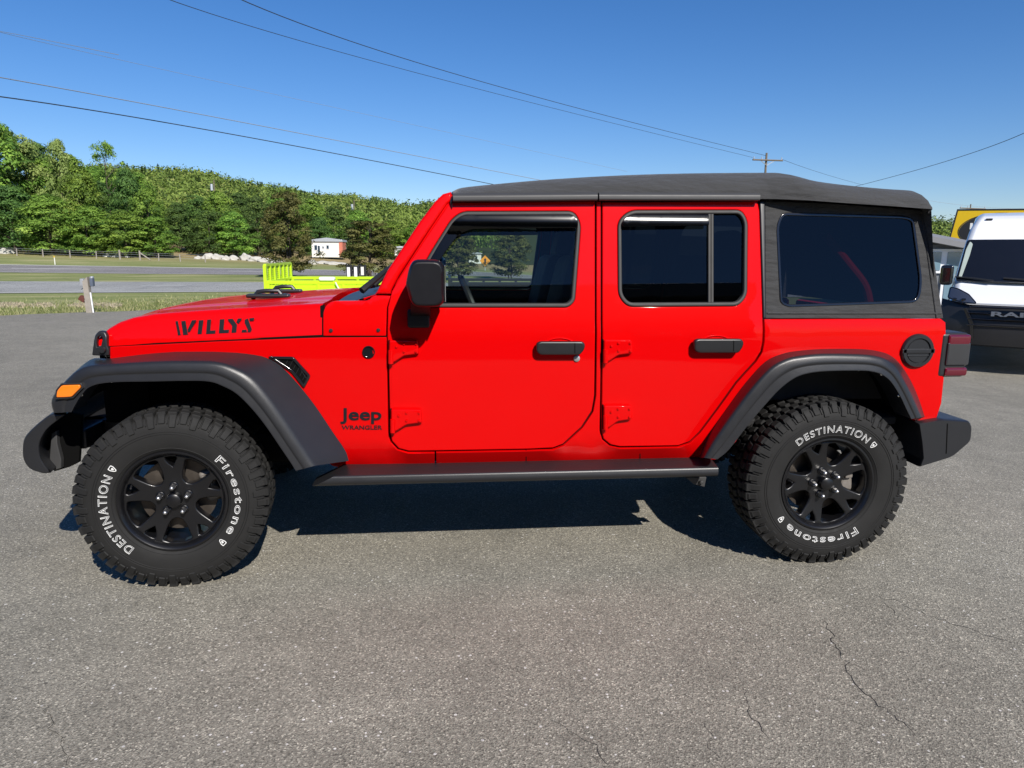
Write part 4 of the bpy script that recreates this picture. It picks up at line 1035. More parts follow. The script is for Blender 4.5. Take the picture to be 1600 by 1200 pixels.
# --- wheels
WP = [(.226, -.110), (.236, -.121), (.250, -.128), (.275, -.132), (.305, -.134), (.333, -.132), (.352, -.127), (.368, -.119), (.380, -.107), (.386, -.09), (.3875, 0)]
def y_wall(r): return float(np.interp(r, [p[0] for p in WP], [p[1] for p in WP]))
def make_wheel():
    spk = [90+72*k for k in range(5)]; holes = []
    pol = lambda a, r_: (r_*math.cos(rad(a)), r_*math.sin(rad(a)))
    for a in spk:
        holes.append(fillet([pol(a+36+d, r_) for d, r_ in ((0, .088), (13, .100), (17, .126), (18.5, .192), (8, .199), (-8, .199), (-18.5, .192), (-17, .126), (-13, .100))], .006))
        holes.append(fillet([pol(a+d, r_) for d, r_ in ((0, .146), (7.5, .190), (6.5, .197), (0, .198), (-6.5, .197), (-7.5, .190))], .006))
    face = [pol(a, .208) for a in np.linspace(0, 360, 72, endpoint=False)]
    def S(x, z, d):
        r_ = math.hypot(x, z); return (x, -.080-.018*min(1, r_/.2)**2-.006*math.exp(-(r_/.05)**2)+d, z)
    bm = panel(face, holes, S, .045, .008, .022, steps=3)
    lathe([(.203, -.094), (.208, -.106), (.213, -.116), (.220, -.122), (.228, -.121), (.231, -.113), (.226, -.106)], 72, bm)
    lathe([(.209, -.100), (.206, -.06), (.200, .0), (.205, .10), (.224, .112)], 72, bm)
    wh = obj('wheel', bm, M['wheel'], None, None, 40)
    ty = bmesh.new(); prof = WP+[(r_, -y) for r_, y in WP[-2::-1]]
    lathe(prof, 96, ty)
    lathe([(.240, -.1235), (.243, -.1265), (.246, -.1255)], 96, ty)
    for r_ in (.3085, .318): lathe([(r_-.0022, y_wall(r_-.0022)+.0005), (r_, y_wall(r_)-.0022), (r_+.0022, y_wall(r_+.0022)+.0005)], 96, ty)
    # tread: blocks in polar coordinates (angle, across, radius)
    NP = 52; rnd = random.Random(3)
    def blk(pts, r0, r1, ch=.0045):
        cx = sum(p[0] for p in pts)/len(pts); cy = sum(p[1] for p in pts)/len(pts)
        def P(t, y, r_): return (r_*math.cos(t), y, r_*math.sin(t))
        lo = [ty.verts.new(P(t, y, r0)) for t, y in pts]
        md = [ty.verts.new(P(t, y, r1-ch*.7)) for t, y in pts]
        hi = []
        for t, y in pts:
            dt, dy = (cx-t)*r1, cy-y; L = math.hypot(dt, dy); k = ch/L
            hi.append(ty.verts.new(P(t+(cx-t)*k, y+dy*k, r1)))
        N = len(pts)
        for A, B_ in ((lo, md), (md, hi)):
            for i in range(N): ty.faces.new((A[i], A[(i+1) % N], B_[(i+1) % N], B_[i]))
        ty.faces.new(hi)
    for k in range(NP):
        t0 = 2*math.pi*k/NP; p = 2*math.pi/NP
        for sg in (-1, 1):
            o = t0+(p*.5 if sg > 0 else 0)
            long = (k % 2 == 0)
            yo = .126 if long else .119
            # shoulder block: runs over the edge and down the side wall
            blk([(o+.06*p, sg*.066), (o+.36*p, sg*.062), (o+.80*p, sg*.070), (o+.78*p, sg*.100), (o+.76*p, sg*(yo-.010)), (o+.04*p, sg*(yo-.010)), (o+.02*p, sg*.09)], .372, .4015)
            # side lug: stepped ribs hugging the wall
            rr0 = .336 if long else .352
            a0, a1 = (o+.02*p, o+.70*p)
            rows = []
            for r_, e in ((rr0, .001), (rr0+.004, .006), (.362, .0075), (.376, .009), (.388, .010), (.396, .004)):
                y = abs(y_wall(min(r_, .376)))+e-(max(0, r_-.376)*.35)
                rows.append([(r_*math.cos(a0), sg*(y-.006), r_*math.sin(a0)), (r_*math.cos(a0+.08*p), sg*y, r_*math.sin(a0+.08*p)), (r_*math.cos(a1-.08*p), sg*y, r_*math.sin(a1-.08*p)), (r_*math.cos(a1), sg*(y-.006), r_*math.sin(a1))])
            loft(rows, ty)
            # thin rib between two lugs
            a2 = o+.76*p; a3 = o+.94*p
            rows = []
            for r_, e in ((.350, .001), (.354, .005), (.372, .006), (.379, .003)):
                y = abs(y_wall(min(r_, .376)))+e
                rows.append([(r_*math.cos(a2), sg*(y-.004), r_*math.sin(a2)), (r_*math.cos(a2+.04*p), sg*y, r_*math.sin(a2+.04*p)), (r_*math.cos(a3-.04*p), sg*y, r_*math.sin(a3-.04*p)), (r_*math.cos(a3), sg*(y-.004), r_*math.sin(a3))])
            loft(rows, ty)
            # inner blocks, hooked
            blk([(o+.08*p, sg*.014), (o+.62*p, sg*.008), (o+.98*p, sg*.030), (o+.92*p, sg*.056), (o+.32*p, sg*.060), (o+.22*p, sg*.036)], .372, .4015)
    t_ = obj('tyre', ty, M['rubber'], wh, None, 30)
    def arc(name, s_, mid, span, r0, h):
        me = text_me(s_, .0, .024, 0, 1.22); c = np.empty(len(me.vertices)*3); me.vertices.foreach_get('co', c); c = c.reshape(-1, 3)
        x0, x1 = c[:, 0].min(), c[:, 0].max(); y0, y1 = c[:, 1].min(), c[:, 1].max()
        for v in me.vertices:
            a = rad(mid+span/2-span*(v.co.x-x0)/(x1-x0)); r_ = r0+h*(v.co.y-y0)/(y1-y0)
            v.co = (r_*math.cos(a), y_wall(r_)-.0012-.0012*(v.co.z > 0), r_*math.sin(a))
        me.update(); return obj(name, me, M['letters'], wh, None, 30)
    arc('tyre_lettering', 'DESTINATION', 190, 79, .258, .036); arc('tyre_lettering', 'Firestone', 4, 80, .258, .037)
    bm = bmesh.new()
    for a in (143.5, -45.5):
        out = [(-.011, .016), (.011, .016), (.012, .004), (.006, -.012), (0, -.017), (-.006, -.012), (-.012, .004)]
        q = []
        for u, v in out:
            ca, sa = math.cos(rad(a)), math.sin(rad(a)); r_ = .276+v; x = r_*ca+u*sa; z = r_*sa-u*ca; q.append((x, z))
        q = fillet(q, .003); q = q if area2(q) > 0 else q[::-1]
        fl = [(.276*math.cos(rad(a))+.36*(x-.276*math.cos(rad(a))), .276*math.sin(rad(a))+.36*(z-.276*math.sin(rad(a)))) for x, z in q]
        Sw = lambda x, z, d: (x, y_wall(math.hypot(x, z))-.0022+d, z)
        panel(q, [offset(dens(q, .01), .0032)], Sw, .002, .0006, .01, bm=bm); panel(fl, [], Sw, .002, .0006, .01, bm=bm)
    obj('tyre_emblem', bm, M['letters'], wh)
    obj('hub_cap', lathe([(.0001, -.118), (.022, -.117), (.030, -.112), (.033, -.10), (.034, -.07)], 32), M['wheel'], wh)
    for a in spk:
        b2 = lathe([(.0001, -.126), (.006, -.125), (.0095, -.120), (.0115, -.112), (.0115, -.08)], 6); x, z = pol(a, .0605); move(b2, (x, 0, z)); obj('lug_nut', b2, M['lug'], wh, None, 50)
        b2 = lathe([(.0115, -.088), (.016, -.0905), (.019, -.088)], 20); move(b2, (x, 0, z)); obj('lug_seat', b2, M['wheel'], wh)
    obj('brake_disc', lathe([(.03, -.045), (.075, -.045), (.078, -.010), (.165, -.010), (.165, .012), (.078, .012)], 48), M['iron'], wh)
    bm = box((0, 0, 0), (.07, .05, .15), .02, None, 3); box((-.0, -.03, .03), (.04, .03, .06), .01, bm); move(bm, (.142*math.cos(rad(14)), -.012, .142*math.sin(rad(14))), Matrix.Rotation(rad(-14), 3, 'Y'))
    obj('brake_caliper', bm, pbr('cast_caliper', (.22, .20, .18), .55, .3, 0, .5, .4, 60), wh)
    bm = tube([(.185*math.cos(rad(157)), -.085, .185*math.sin(rad(157))), (.178*math.cos(rad(157)), -.118, .178*math.sin(rad(157)))], .004, 8); obj('valve_stem', bm, M['black'], wh)
    return wh
wheel = make_wheel(); wheel.parent = car; ZC = .4015
wheel.location = (0, -.798, ZC); wheel.rotation_euler = (0, 0, STEER)
def spin(o, rim, tyre):
    """turn rim and tyre about the axle (degrees, anticlockwise in the photo)"""
    for c in o.children:
        n = c.name.split('.')[0]
        if n in ('tyre', 'tyre_lettering', 'tyre_emblem'): c.rotation_euler = (0, -rad(tyre), 0)
        elif n in ('wheel', 'hub_cap', 'lug_nut', 'lug_seat', 'valve_stem'): c.rotation_euler = (0, -rad(rim), 0)
    return o
w2 = copy_tree(wheel, car); w2.location = (3.008, -.798, ZC)
w2.rotation_euler = (0, -rad(18), 0)
for c in w2.children:
    n = c.name.split('.')[0]
    if n in ('tyre', 'tyre_lettering', 'tyre_emblem'): c.rotation_euler = (0, -rad(-99-18), 0)
    if n in ('brake_caliper',): c.rotation_euler = (0, -rad(-30), 0)
for x, st_ in ((0, STEER), (3.008, 0)):
    w3 = copy_tree(wheel, car); w3.location = (x, .798, ZC); w3.rotation_euler = (0, 0, math.pi+st_)
# ------------------------------------------------------------------ roadside things
M['wood_grey'] = pbr('weathered_wood', (.30, .27, .23), .85, 0, 0, .2, .35, 9, .5, 60, .006)
M['rock'] = pbr('white_rock', (.44, .42, .37), .9, 0, 0, .2, .2, 2, .5, 8, .05)
M['rust'] = pbr('rusty_steel', (.11, .038, .028), .8, 0, 0, .3, .35, 30)
M['galv'] = pbr('galvanised', (.55, .56, .57), .4, .6)
M['meter'] = pbr('meter_grey', (.10, .12, .16), .4)
M['lime'] = pbr('lime_paint', (.50, .72, .015), .4, 0, .4, .5, .08, 4)
M['matt_black'] = pbr('matt_black_steel', (.016, .016, .017), .5)
M['label'] = pbr('white_label', (.75, .75, .73), .6)
M['orange'] = pbr('orange_sign', (.80, .30, .02), .5)
M['yellow'] = pbr('yellow_sign', (.72, .46, .006), .45, 0, 0, .5, .05, 1)
M['sidng'] = pbr('grey_siding', (.17, .18, .19), .6)
M['roofing'] = pbr('grey_roof', (.20, .20, .205), .6)
M['pole_wood'] = pbr('pole_wood', (.16, .13, .10), .9, 0, 0, .2, .3, 3)
M['wire'] = pbr('black_cable', (.03, .035, .045), .6)
M['wire_pale'] = pbr('aluminium_cable', (.30, .33, .37), .5, .4)
M['pane'] = pbr('window_pane', (.03, .05, .07), .05, 0, 0, .8)
M['cream'] = pbr('cream_siding', (.68, .66, .60), .6, 0, 0, .4, .12, 2)
M['salmon'] = pbr('faded_red_siding', (.52, .16, .10), .7)
def P3(px, py, y): return at(px, py, y)
# leaning service post with meter boxes
b0 = on_ground(141, 487); D0 = b0.y
t = thing('service_post', 'leaning weathered wooden post with meter boxes at the edge of the parking lot', 'post', (b0.x, b0.y, b0.z-.05))
tp = at(133, 426, D0); ax = Vector((tp.x-b0.x, 0, tp.z-b0.z))
bm = loft([[Vector((sx*.065*(1.05-.15*u), sy*.06, -.1))+ax*u+Vector((0, 0, .0 if u < 1 else .05*sx)) for sx, sy in ((-1, -1), (1, -1), (1, 1), (-1, 1))] for u in (0, .3, .6, .85, 1)], None, True, True)
obj('wooden_pole', bm, M['wood_grey'], t)
obj('conduit', tube([Vector((.085, -.03, .0)), ax*.55+Vector((.075, -.03, 0))], .018, 8), M['white'], t)
L_ = lambda px, py, dy=0: at(px, py, D0+dy)-Vector((b0.x, b0.y, b0.z-.05))
obj('junction_box', box(L_(129.2, 441), (.085, .11, .17), .012), M['galv'], t)
mb = box(L_(144, 441), (.075, .12, .19), .015); obj('meter_box', mb, M['meter'], t)
c = L_(143.5, 433.5); obj('meter_dome', box(c, (.07, .10, .05), .02), M['galv'], t)
rot = Matrix.Rotation(.6, 3, 'Y'); obj('rusty_box', box(L_(129.5, 467), (.15, .12, .12), .012, None, 2, rot), M['rust'], t)
obj('box_arm', tube([L_(133, 465), L_(137.5, 470)], .022, 8), M['rust'], t)
obj('strap', tube([L_(127, 452), L_(134, 448), L_(143, 447)], .008, 6), M['matt_black'], t)
# fence along the far verge
def fence_at(px, py0, y): 
    p = at(px, 395, y); return Vector((p.x, y, zt(p.x, y)-.05))
FY = lambda px: 58.5-.004*px
ft = thing('wire_fence', 'old wire fence of grey wooden posts along the far verge below the trees', 'fence', fence_at(120, 0, FY(120)))
o0 = Vector(ft.location); tops = []
for px in (-30, 26, 67, 109, 150, 187, 218, 247, 281, 320):
    p = fence_at(px, 0, FY(px))-o0; hh = .78 if px in (187, 218) else .62; k = .07 if px in (187, 218) else .05
    obj('fence_post', tube([p+Vector((0, 0, -.2)), p+Vector((random.gauss(0, .02), 0, hh))], [k, k*.9], 8), M['wood_grey'], ft); tops.append(p)
a, b_ = fence_at(218, 0, FY(218))-o0, fence_at(234, 0, FY(234))-o0
obj('fence_brace', tube([a+Vector((0, 0, .62)), b_+Vector((0, 0, .05))], .05, 8), M['wood_grey'], ft)
for h in (.25, .45, .60): obj('fence_wire', tube([p+Vector((0, -.05, h)) for p in tops], .007, 5), M['galv'], ft)
# white rocks
rk = random.Random(4)
def rock(px, w_, h_, y, label):
    bm = bmesh.new(); bmesh.ops.create_icosphere(bm, subdivisions=3, radius=1); sd = rk.random()*9
    for v in bm.verts:
        n_ = v.co.normalized(); k = 1+.18*math.sin(3*n_.x+sd)*math.cos(4*n_.y+sd)+.10*math.sin(7*n_.z+5*n_.x+sd); v.co = Vector((n_.x*w_*k, n_.y*w_*.7*k, max(-.3, n_.z)*h_*k))
    p = at(px, 395, y); o = obj('boulder', bm, M['rock'], None, None, 30); o.location = (p.x, y, zt(p.x, y)-.05); tag(o, label, 'rock', 'white rocks along the far field')
for px, w_, h_, y, lb in ((9, .62, .42, 60.5, 'broad white rock at the far left of the field'), (167, .42, .26, 60.5, 'small white rock left of the braced fence post, first of two'), (181, .42, .24, 60.5, 'small white rock left of the braced fence post, second of two'), (198, .2, .2, 60.5, 'tiny white rock beside the braced fence post'),
                      (308, .35, .25, 62, 'low white rock, leftmost of the row under the dark trees'), (325, .62, .5, 63, 'tall white rock at the left of the row under the dark trees'), (339, .7, .45, 63, 'broad white rock, second large one in the row under the dark trees'), (352, .45, .35, 62, 'small white rock between the larger ones of the row'), (362, .6, .38, 62.5, 'white rock midway along the row under the dark trees'),
                      (383, .55, .6, 63, 'upright white rock right of the middle of the row'), (399, .8, .42, 62, 'long white rock just left of the tall olive tree'), (413, .7, .4, 61, 'white rock partly behind the tall olive tree'), (430, .7, .4, 60, 'white rock behind the foot of the tall olive tree'), (487, .5, .35, 60, 'white rock right of the tall olive tree'), (505, .9, .25, 62, 'flat pale rock below the white mobile home, left'), (522, 1.0, .25, 61, 'flat pale rock below the white mobile home, right')):
    rock(px, w_, h_, y, lb)
# yellow delineator on the highway shoulder
p = on_ground(86, 412.5); dm = thing('road_delineator', 'thin pale delineator post on the far highway shoulder', 'post', (p.x, p.y, p.z-.05))
obj('stake', box((0, 0, .3), (.06, .02, .62), .004), M['cream'], dm); obj('reflector', box((0, -.016, .56), (.07, .012, .1), .003), M['yellow'], dm)
# mobile home and other white dwellings beyond the highway
def dwelling(name, px0, px1, pyt, pyb, y, label, cat, wins, side_mat=None, roof_h=.35, rz=0):
    a, b_ = at(px0, pyb, y), at(px1, pyb, y); W_ = b_.x-a.x; hh = at(px0, pyt, y).z-a.z
    t = thing(name, label, cat, ((a.x+b_.x)/2, y, a.z), rz); 
    obj('wall', box((0, 1.6, hh/2), (W_, 3.2, hh), .02), M['cream'], t)
    bm = prism([(-W_/2-.12, 0), (W_/2+.12, 0), (W_/2+.05, roof_h*.5), (0, roof_h), (-W_/2-.05, roof_h*.5)], -.15, 3.35, .01); move(bm, (0, 0, hh)); obj('roof', bm, M['galv'] if roof_h < .5 else M['white'], t)
    for u, v, w_, h_ in wins: 
        f = obj('window', box((-W_/2+u*W_, -.012, v*hh), (w_+.08, .05, h_+.08), .008), M['white'], t); obj('pane', box((-W_/2+u*W_, -.035, v*hh), (w_, .03, h_), .004), M['pane'], f)
    if side_mat: obj('end_wall', box((W_/2+.04, 1.2, hh*.5), (.06, 2.6, hh*.96), .01), side_mat, t); obj('end_panel', box((W_/2-.12, -.03, hh*.5), (.36, .05, hh*.94), .01), side_mat, t)
    return t
mh = dwelling('mobile_home', 487.5, 535, 377.5, 402, 74, 'white mobile home with a faded red end among the trees beyond the highway', 'mobile home', ((.14, .62, .28, .5), (.24, .5, .22, .8), (.38, .64, .14, .2), (.53, .66, .24, .36)), M['salmon'], .42)
dwelling('camper_trailer', 617, 634, 387.5, 401, 70, 'white camper just beside the windscreen pillar of the red car', 'camper', ((.35, .6, .3, .25),), None, .2)
dwelling('camper_trailer', 733, 752, 396.5, 412, 70, 'white camper seen through the front door window of the red car', 'camper', ((.25, .55, .22, .35), (.6, .5, .2, .5)), None, .15)
q = at(653, 357, 200); dwelling('house', 649, 657, 353, 358, 205, 'white roofed house on the wooded hill beside the windscreen pillar, upper one', 'house', (), None, .8)
dwelling('house', 641, 650, 358.5, 363, 190, 'white roofed house on the wooded hill beside the windscreen pillar, lower one', 'house', (), None, .8)
# orange diamond road sign
p = at(758, 430, 54); z0 = zt(p.x, 54)-.05; c = at(758, 407.5, 54); sg = thing('road_sign', 'orange diamond road sign seen through the front door window', 'road sign', (p.x, 54, z0))
r_ = .44; bm = prism([(0, -r_), (r_, 0), (0, r_), (-r_, 0)], -.03, 0, .008); move(bm, (0, 0, c.z-z0)); obj('sign_panel', bm, M['orange'], sg)
bm = prism([(-.07, -.2), (.07, -.2), (.07, .05), (.12, .05), (0, .24), (-.12, .05), (-.07, .05)], -.036, -.03, .002); move(bm, (0, 0, c.z-z0)); obj('sign_symbol', bm, M['matt_black'], sg)
obj('sign_post', box((0, .03, (c.z-z0)/2), (.06, .04, c.z-z0), .005), M['galv'], sg)
# ------------------------------------------------------------------ trailers on the lot
def trailer(label, mat, loc, Ln, Wd, zr, zd, gate_h, front_h, fender_x, rz=0, tag_lab=True):
    """utility trailer, local x along its length, near side at y = 0"""
    t = thing('utility_trailer', label, 'trailer', loc, rz)
    bm = bmesh.new(); 
    for y in (0, Wd):
        for z in (zr, zd+.02): box((Ln/2, y, z), (Ln+.10, .055, .055), .006, bm)
        n_ = 7
        for i in range(n_+1): box((Ln*i/n_, y, (zr+zd)/2), (.05, .045, zr-zd), .005, bm)
    for x in (0, Ln): box((x, Wd/2, zd), (.06, Wd, .07), .006, bm)
    obj('frame', bm, mat, t)
    obj('deck', box((Ln/2, Wd/2, zd+.0), (Ln-.04, Wd-.06, .03), .005), M['matt_black'], t)
    for y in (0, Wd): obj('side_panel', box((Ln/2, y, (zr+zd)/2), (Ln*.98, .006, (zr-zd)*.62), .001), mat, t)
    def gate(x, h, nm):
        bm = bmesh.new()
        for z in (zd+.05, zr+.0, zd+h): box((x, Wd/2, z), (.045, Wd, .045), .005, bm)
        for i in range(7): box((x, Wd*i/6, zd+h/2), (.05, .085, h), .005, bm)
        for i in range(26): box((x, Wd*(i+.5)/26, zd+h/2), (.010, .008, h), .001, bm)
        for i in range(14): box((x, Wd/2, zd+h*(i+.5)/14), (.010, Wd, .008), .001, bm)
        return obj(nm, bm, mat, t)
    g1 = gate(-.04, gate_h, 'ramp_gate')
    if tag_lab: obj('paper_label', box((-.075, Wd*.60, zd+gate_h*.78), (.01, .16, .18), .002), M['label'], g1)
    if front_h: gate(Ln+.04, front_h, 'front_gate')
    for y in (-.16, Wd+.16):
        pts = [(fender_x-.82, zd-.2), (fender_x-.66, zd+.10), (fender_x+.66, zd+.10), (fender_x+.82, zd-.2), (fender_x+.76, zd-.2), (fender_x+.62, zd+.055), (fender_x-.62, zd+.055), (fender_x-.76, zd-.2)]
        obj('fender', prism(pts, y-.12, y+.12, .004), mat, t)
        for dx in (-.36, .36):
            bm = lathe([(.10, -.10), (.18, -.105), (.235, -.09), (.25, -.05), (.25, .05), (.235, .09), (.18, .1)], 28); w_ = obj('wheel', bm, M['rubber'], t); w_.location = (fender_x+dx, y, .375); w_.scale = (1.5, 1.1, 1.5)
            obj('rim', lathe([(.0001, -.06), (.05, -.075), (.10, -.06), (.135, -.09), (.14, -.1)], 24), M['galv'], w_)
    obj('drawbar', tube([(Ln, Wd/2-.5, zd-.02), (Ln+1.1, Wd/2, zd-.05), (Ln, Wd/2+.5, zd-.02)], .04, 6), mat, t)
    return t
A = at(419, 441, 8.2); Bq = at(690, 441, 8.2); lt_ = trailer('lime green utility trailer with a mesh ramp gate parked behind the hood', M['lime'], (A.x, 8.2, zt(A.x, 8.2)), Bq.x-A.x, 1.95, A.z, A.z-.21, .49, .54, at(503, 455, 8.0).x-A.x)
c = at(511, 438.5, 8.2); o = obj('tarpaulin_bundle', box((c.x, 8.22, A.z+.055), (.26, .16, .07), .03, None, 3), M['label'], None); tag(o, 'small white bundle lying on the rail of the lime trailer', 'bundle')
pts = [at(524, 441, 8.15), at(527, 447, 8.15), at(533, 457, 8.15)]; o = obj('tie_strap', tube(pts, .012, 5), M['label']); tag(o, 'white strap hanging from the rail of the lime trailer', 'strap')
A = at(706, 443, 9.0); Bq = at(905, 443, 9.0); trailer('black utility trailer seen through the front door window of the red car', M['matt_black'], (A.x, 9.0, zt(A.x, 9)), Bq.x-A.x, 1.8, A.z, A.z-.32, .40, 0, 1.1, 0, False)
# black upright ramps with labels, behind the lime trailer
A = at(541, 438, 13.5); gz = zt(A.x, 13.5); top = at(541, 413.5, 13.5).z-gz
for i, (px, lb) in enumerate(((546.5, 'left'), (557.5, 'middle'), (568, 'right'))):
    p = at(px, 438, 13.5); t = thing('loading_ramp', 'black upright loading ramp with a %s label, %s one of three behind the lime trailer' % ('white' if i < 2 else 'cream', lb), 'ramp', (p.x, 13.5, gz), 0, 'black loading ramps standing behind the lime trailer')
    bm = bmesh.new()
    for sx in (-.055, .055): box((sx, 0, top/2), (.028, .06, top), .004, bm)
    for k in range(9): box((0, 0, .06+k*(top-.1)/8), (.11, .05, .03), .004, bm)
    obj('ramp_frame', bm, M['matt_black'], t); obj('ramp_plate', box((0, .02, top*.80), (.10, .01, top*.36), .002), M['matt_black'], t)
    obj('paper_label', box((-.015, -.04, top-.19+.02*i), (.072, .012, .26-.03*i), .003), M['label'] if i < 2 else M['cream'], t)
# ------------------------------------------------------------------ poles and wires
def upole(px, topy, y, label, arm=None, arm_dy=0, tf=False, r0=.13):
    p = at(px, topy, y); zb = (zhill(p.x, y) if y > 95 else zt(p.x, y))-.3; h = p.z-zb
    t = thing('utility_pole', label, 'utility pole', (p.x, y, zb)); obj('pole', tube([(0, 0, 0), (0, 0, h)], [r0, r0*.7], 10), M['pole_wood'], t)
    if arm:
        a, b_, py = arm; q0, q1 = at(a, py, y-.2), at(b_, py+1.5, y-.2)
        ar = obj('crossarm', tube([q0-p+Vector((0, 0, h)), q1-p+Vector((0, 0, h))], .075, 6), M['pole_wood'], t)
        obj('brace', tube([q0.lerp(q1, .25)-p+Vector((0, 0, h)), Vector((0, -.15, h-1.1))], .03, 5), M['galv'], t); obj('brace', tube([q0.lerp(q1, .75)-p+Vector((0, 0, h)), Vector((0, -.15, h-1.1))], .03, 5), M['galv'], t)
        for u in (.04, .3, .96): c = q0.lerp(q1, u)-p+Vector((0, 0, h)); obj('insulator', tube([c, c+Vector((0, 0, .28))], [.06, .04], 8), M['galv'], t)
    if tf: obj('transformer', tube([(-.3, -.2, h-1.5), (-.3, -.2, h-.6)], .20, 10), M['galv'], t)
    return t
upole(1198, 239, 60, 'wooden utility pole with a crossarm rising behind the soft top roof', (1176, 1223, 249.5))
upole(334, 281, 104, 'thin utility pole with a white transformer on the hillside above the dark trees', None, 0, True, .10)
upole(553, 313, 110, 'thin utility pole with a white transformer on the hillside above the white mobile home', None, 0, True, .10)
upole(1517, 319, 80, 'thin utility pole top showing above the yellow sign', (1500, 1540, 325), r0=.10)
def wire(pts, r, label, pale=False, t0=-.0, t1=1.0):
    Q = [at(px, py, y) for px, py, y in pts]; X = []
    for t in np.linspace(t0, t1, 40): X.append(Q[0]*(2*(t-.5)*(t-1))+Q[1]*(4*t*(1-t))+Q[2]*(2*t*(t-.5)))
    o = obj('overhead_wire', tube(X, r, 5), M['wire_pale'] if pale else M['wire']); tag(o, label, 'wire')
wire([(0, 151, 26), (385, 214, 38), (775, 289, 50)], .024, 'thick black overhead cable, lowest of the wires at the left', False, -.3, 1.02)
wire([(0, 121, 26), (420, 199, 38), (842, 281, 50)], .020, 'pale overhead wire just above the thick black cable at the left', True, -.3, 1.03)
wire([(0, 49, 24), (360, 132, 40), (980, 268, 62)], .009, 'faint thin wire crossing the sky from the left edge at mid height', True, -.2, 1.0)
wire([(378, 0, 22), (800, 141, 40), (1196, 243, 60)], .017, 'dark overhead wire from the top edge down to the pole crossarm', False, -.2, 1.0)
wire([(266, 0, 22), (720, 132, 40), (1176, 246, 60)], .013, 'thinner overhead wire leaving the top edge further left, ending at the crossarm', False, -.2, 1.0)
wire([(1222, 249, 60), (1285, 271, 75), (1348, 289, 90)], .016, 'short overhead wire running right from the crossarm to the roof line', False)
wire([(1600, 208, 30), (1475, 253, 40), (1345, 289, 55)], .017, 'overhead wire rising to the right edge above the yellow sign', False, -.3, 1.1)
wire([(1430, 309, 80), (1500, 320, 80), (1600, 327, 80)], .014, 'faint wire running level above the yellow sign', True)
# ------------------------------------------------------------------ yellow sign and grey building at the right
q = ray(1560, 350); sp = Vector(CAM)+q*27; fdir = Vector((q.x, q.y, 0)).normalized(); ang = math.atan2(-fdir.x, fdir.y)
zb = zt(sp.x, sp.y)
sgn = thing('billboard_sign', 'large yellow sign with a black oval standing behind the white van', 'sign', (sp.x, sp.y, zb), ang)
Rz = Matrix.Rotation(-ang, 3, 'Z')
def loc_at(px, py, org, a, off):
    """point on a plane facing the camera, off metres behind org, in the thing's own axes"""
    n_ = Vector((-math.sin(a), math.cos(a), 0)); d = ray(px, py); t = ((org-Vector(CAM)).dot(n_)+off)/d.dot(n_); return Matrix.Rotation(-a, 3, 'Z') @ (Vector(CAM)+d*t-org)
S_ = lambda px, py, off=0: loc_at(px, py, Vector((sp.x, sp.y, zb)), ang, off)
pl = [S_(*v) for v in ((1496.5, 328), (1680, 326.5), (1680, 384), (1483, 376))]
obj('sign_panel', prism([(p.x, p.z) for p in pl], 0, .18, .01), M['yellow'], sgn)
bd = [(p.x, p.z) for p in pl]; bd = bd if area2(bd) > 0 else bd[::-1]
obj('sign_border', panel(offset(bd, -.03), [offset(dens(bd, .5), .025)], lambda x, z, d: (x, -.012+d, z), .02, .004, .5), M['matt_black'], sgn)
ce = S_(1560, 361); ex_, ez = (S_(1498.5, 361)-ce).length, (S_(1560, 334)-ce).length
el = [(ce.x+ex_*math.cos(a), ce.z+ez*math.sin(a)) for a in np.linspace(0, 2*math.pi, 64, endpoint=False)]
em = obj('sign_emblem', panel(el, [], lambda x, z, d: (x, -.008+d, z), .01, .003, .3), M['matt_black'], sgn)
obj('emblem_rim', ring([(ce.x+(x-ce.x)*1.035, ce.z+(z-ce.z)*1.05) for x, z in el], .03, lambda x, z, d: (x, -.006+d, z), .006, .002), M['matt_black'], sgn)
l0 = S_(1517.5, 353.5); obj('sign_letter', box((l0.x, -.014, l0.z), (.085, .012, .24), .003), M['label'], sgn)
for px in (1520, 1640): p = S_(px, 370, .1); obj('sign_post', box((p.x, .28, p.z/2), (.22, .2, p.z), .01), M['galv'], sgn)
# grey building
q = ray(1480, 400); bp_ = Vector(CAM)+q*21; fd_ = Vector((q.x, q.y, 0)).normalized(); ab = math.atan2(-fd_.x, fd_.y)+.25; zb2 = zt(bp_.x, bp_.y)
bo_ = Vector((bp_.x, bp_.y, zb2)); B_ = lambda px, py, off=0: loc_at(px, py, bo_, ab, off)
gb = thing('office_building', 'low grey building with pale window frames between the red car and the white van', 'building', bo_, ab)
e0, e1 = B_(1452, 381), B_(1600, 386); hw = e0.z
obj('wall', box(((e0.x+e1.x)/2, 2.5, (hw-.02)/2), (e1.x-e0.x, 5, hw), .02), M['sidng'], gb)
r0, r1 = B_(1440, 366, -.5), B_(1600, 396, -.5)
obj('roof', loft([[(r0.x, -.5, r0.z), (r1.x, -.5, r1.z)], [(r0.x, -.5, r0.z-.16), (r1.x, -.5, r1.z-.16)], [(r0.x, 5.4, r0.z-.16), (r1.x, 5.4, r1.z-.16)], [(r0.x, 5.4, r0.z+.5), (r1.x, 5.4, r1.z+.5)], [(r0.x, -.5, r0.z), (r1.x, -.5, r1.z)]]), M['roofing'], gb, None, 20)
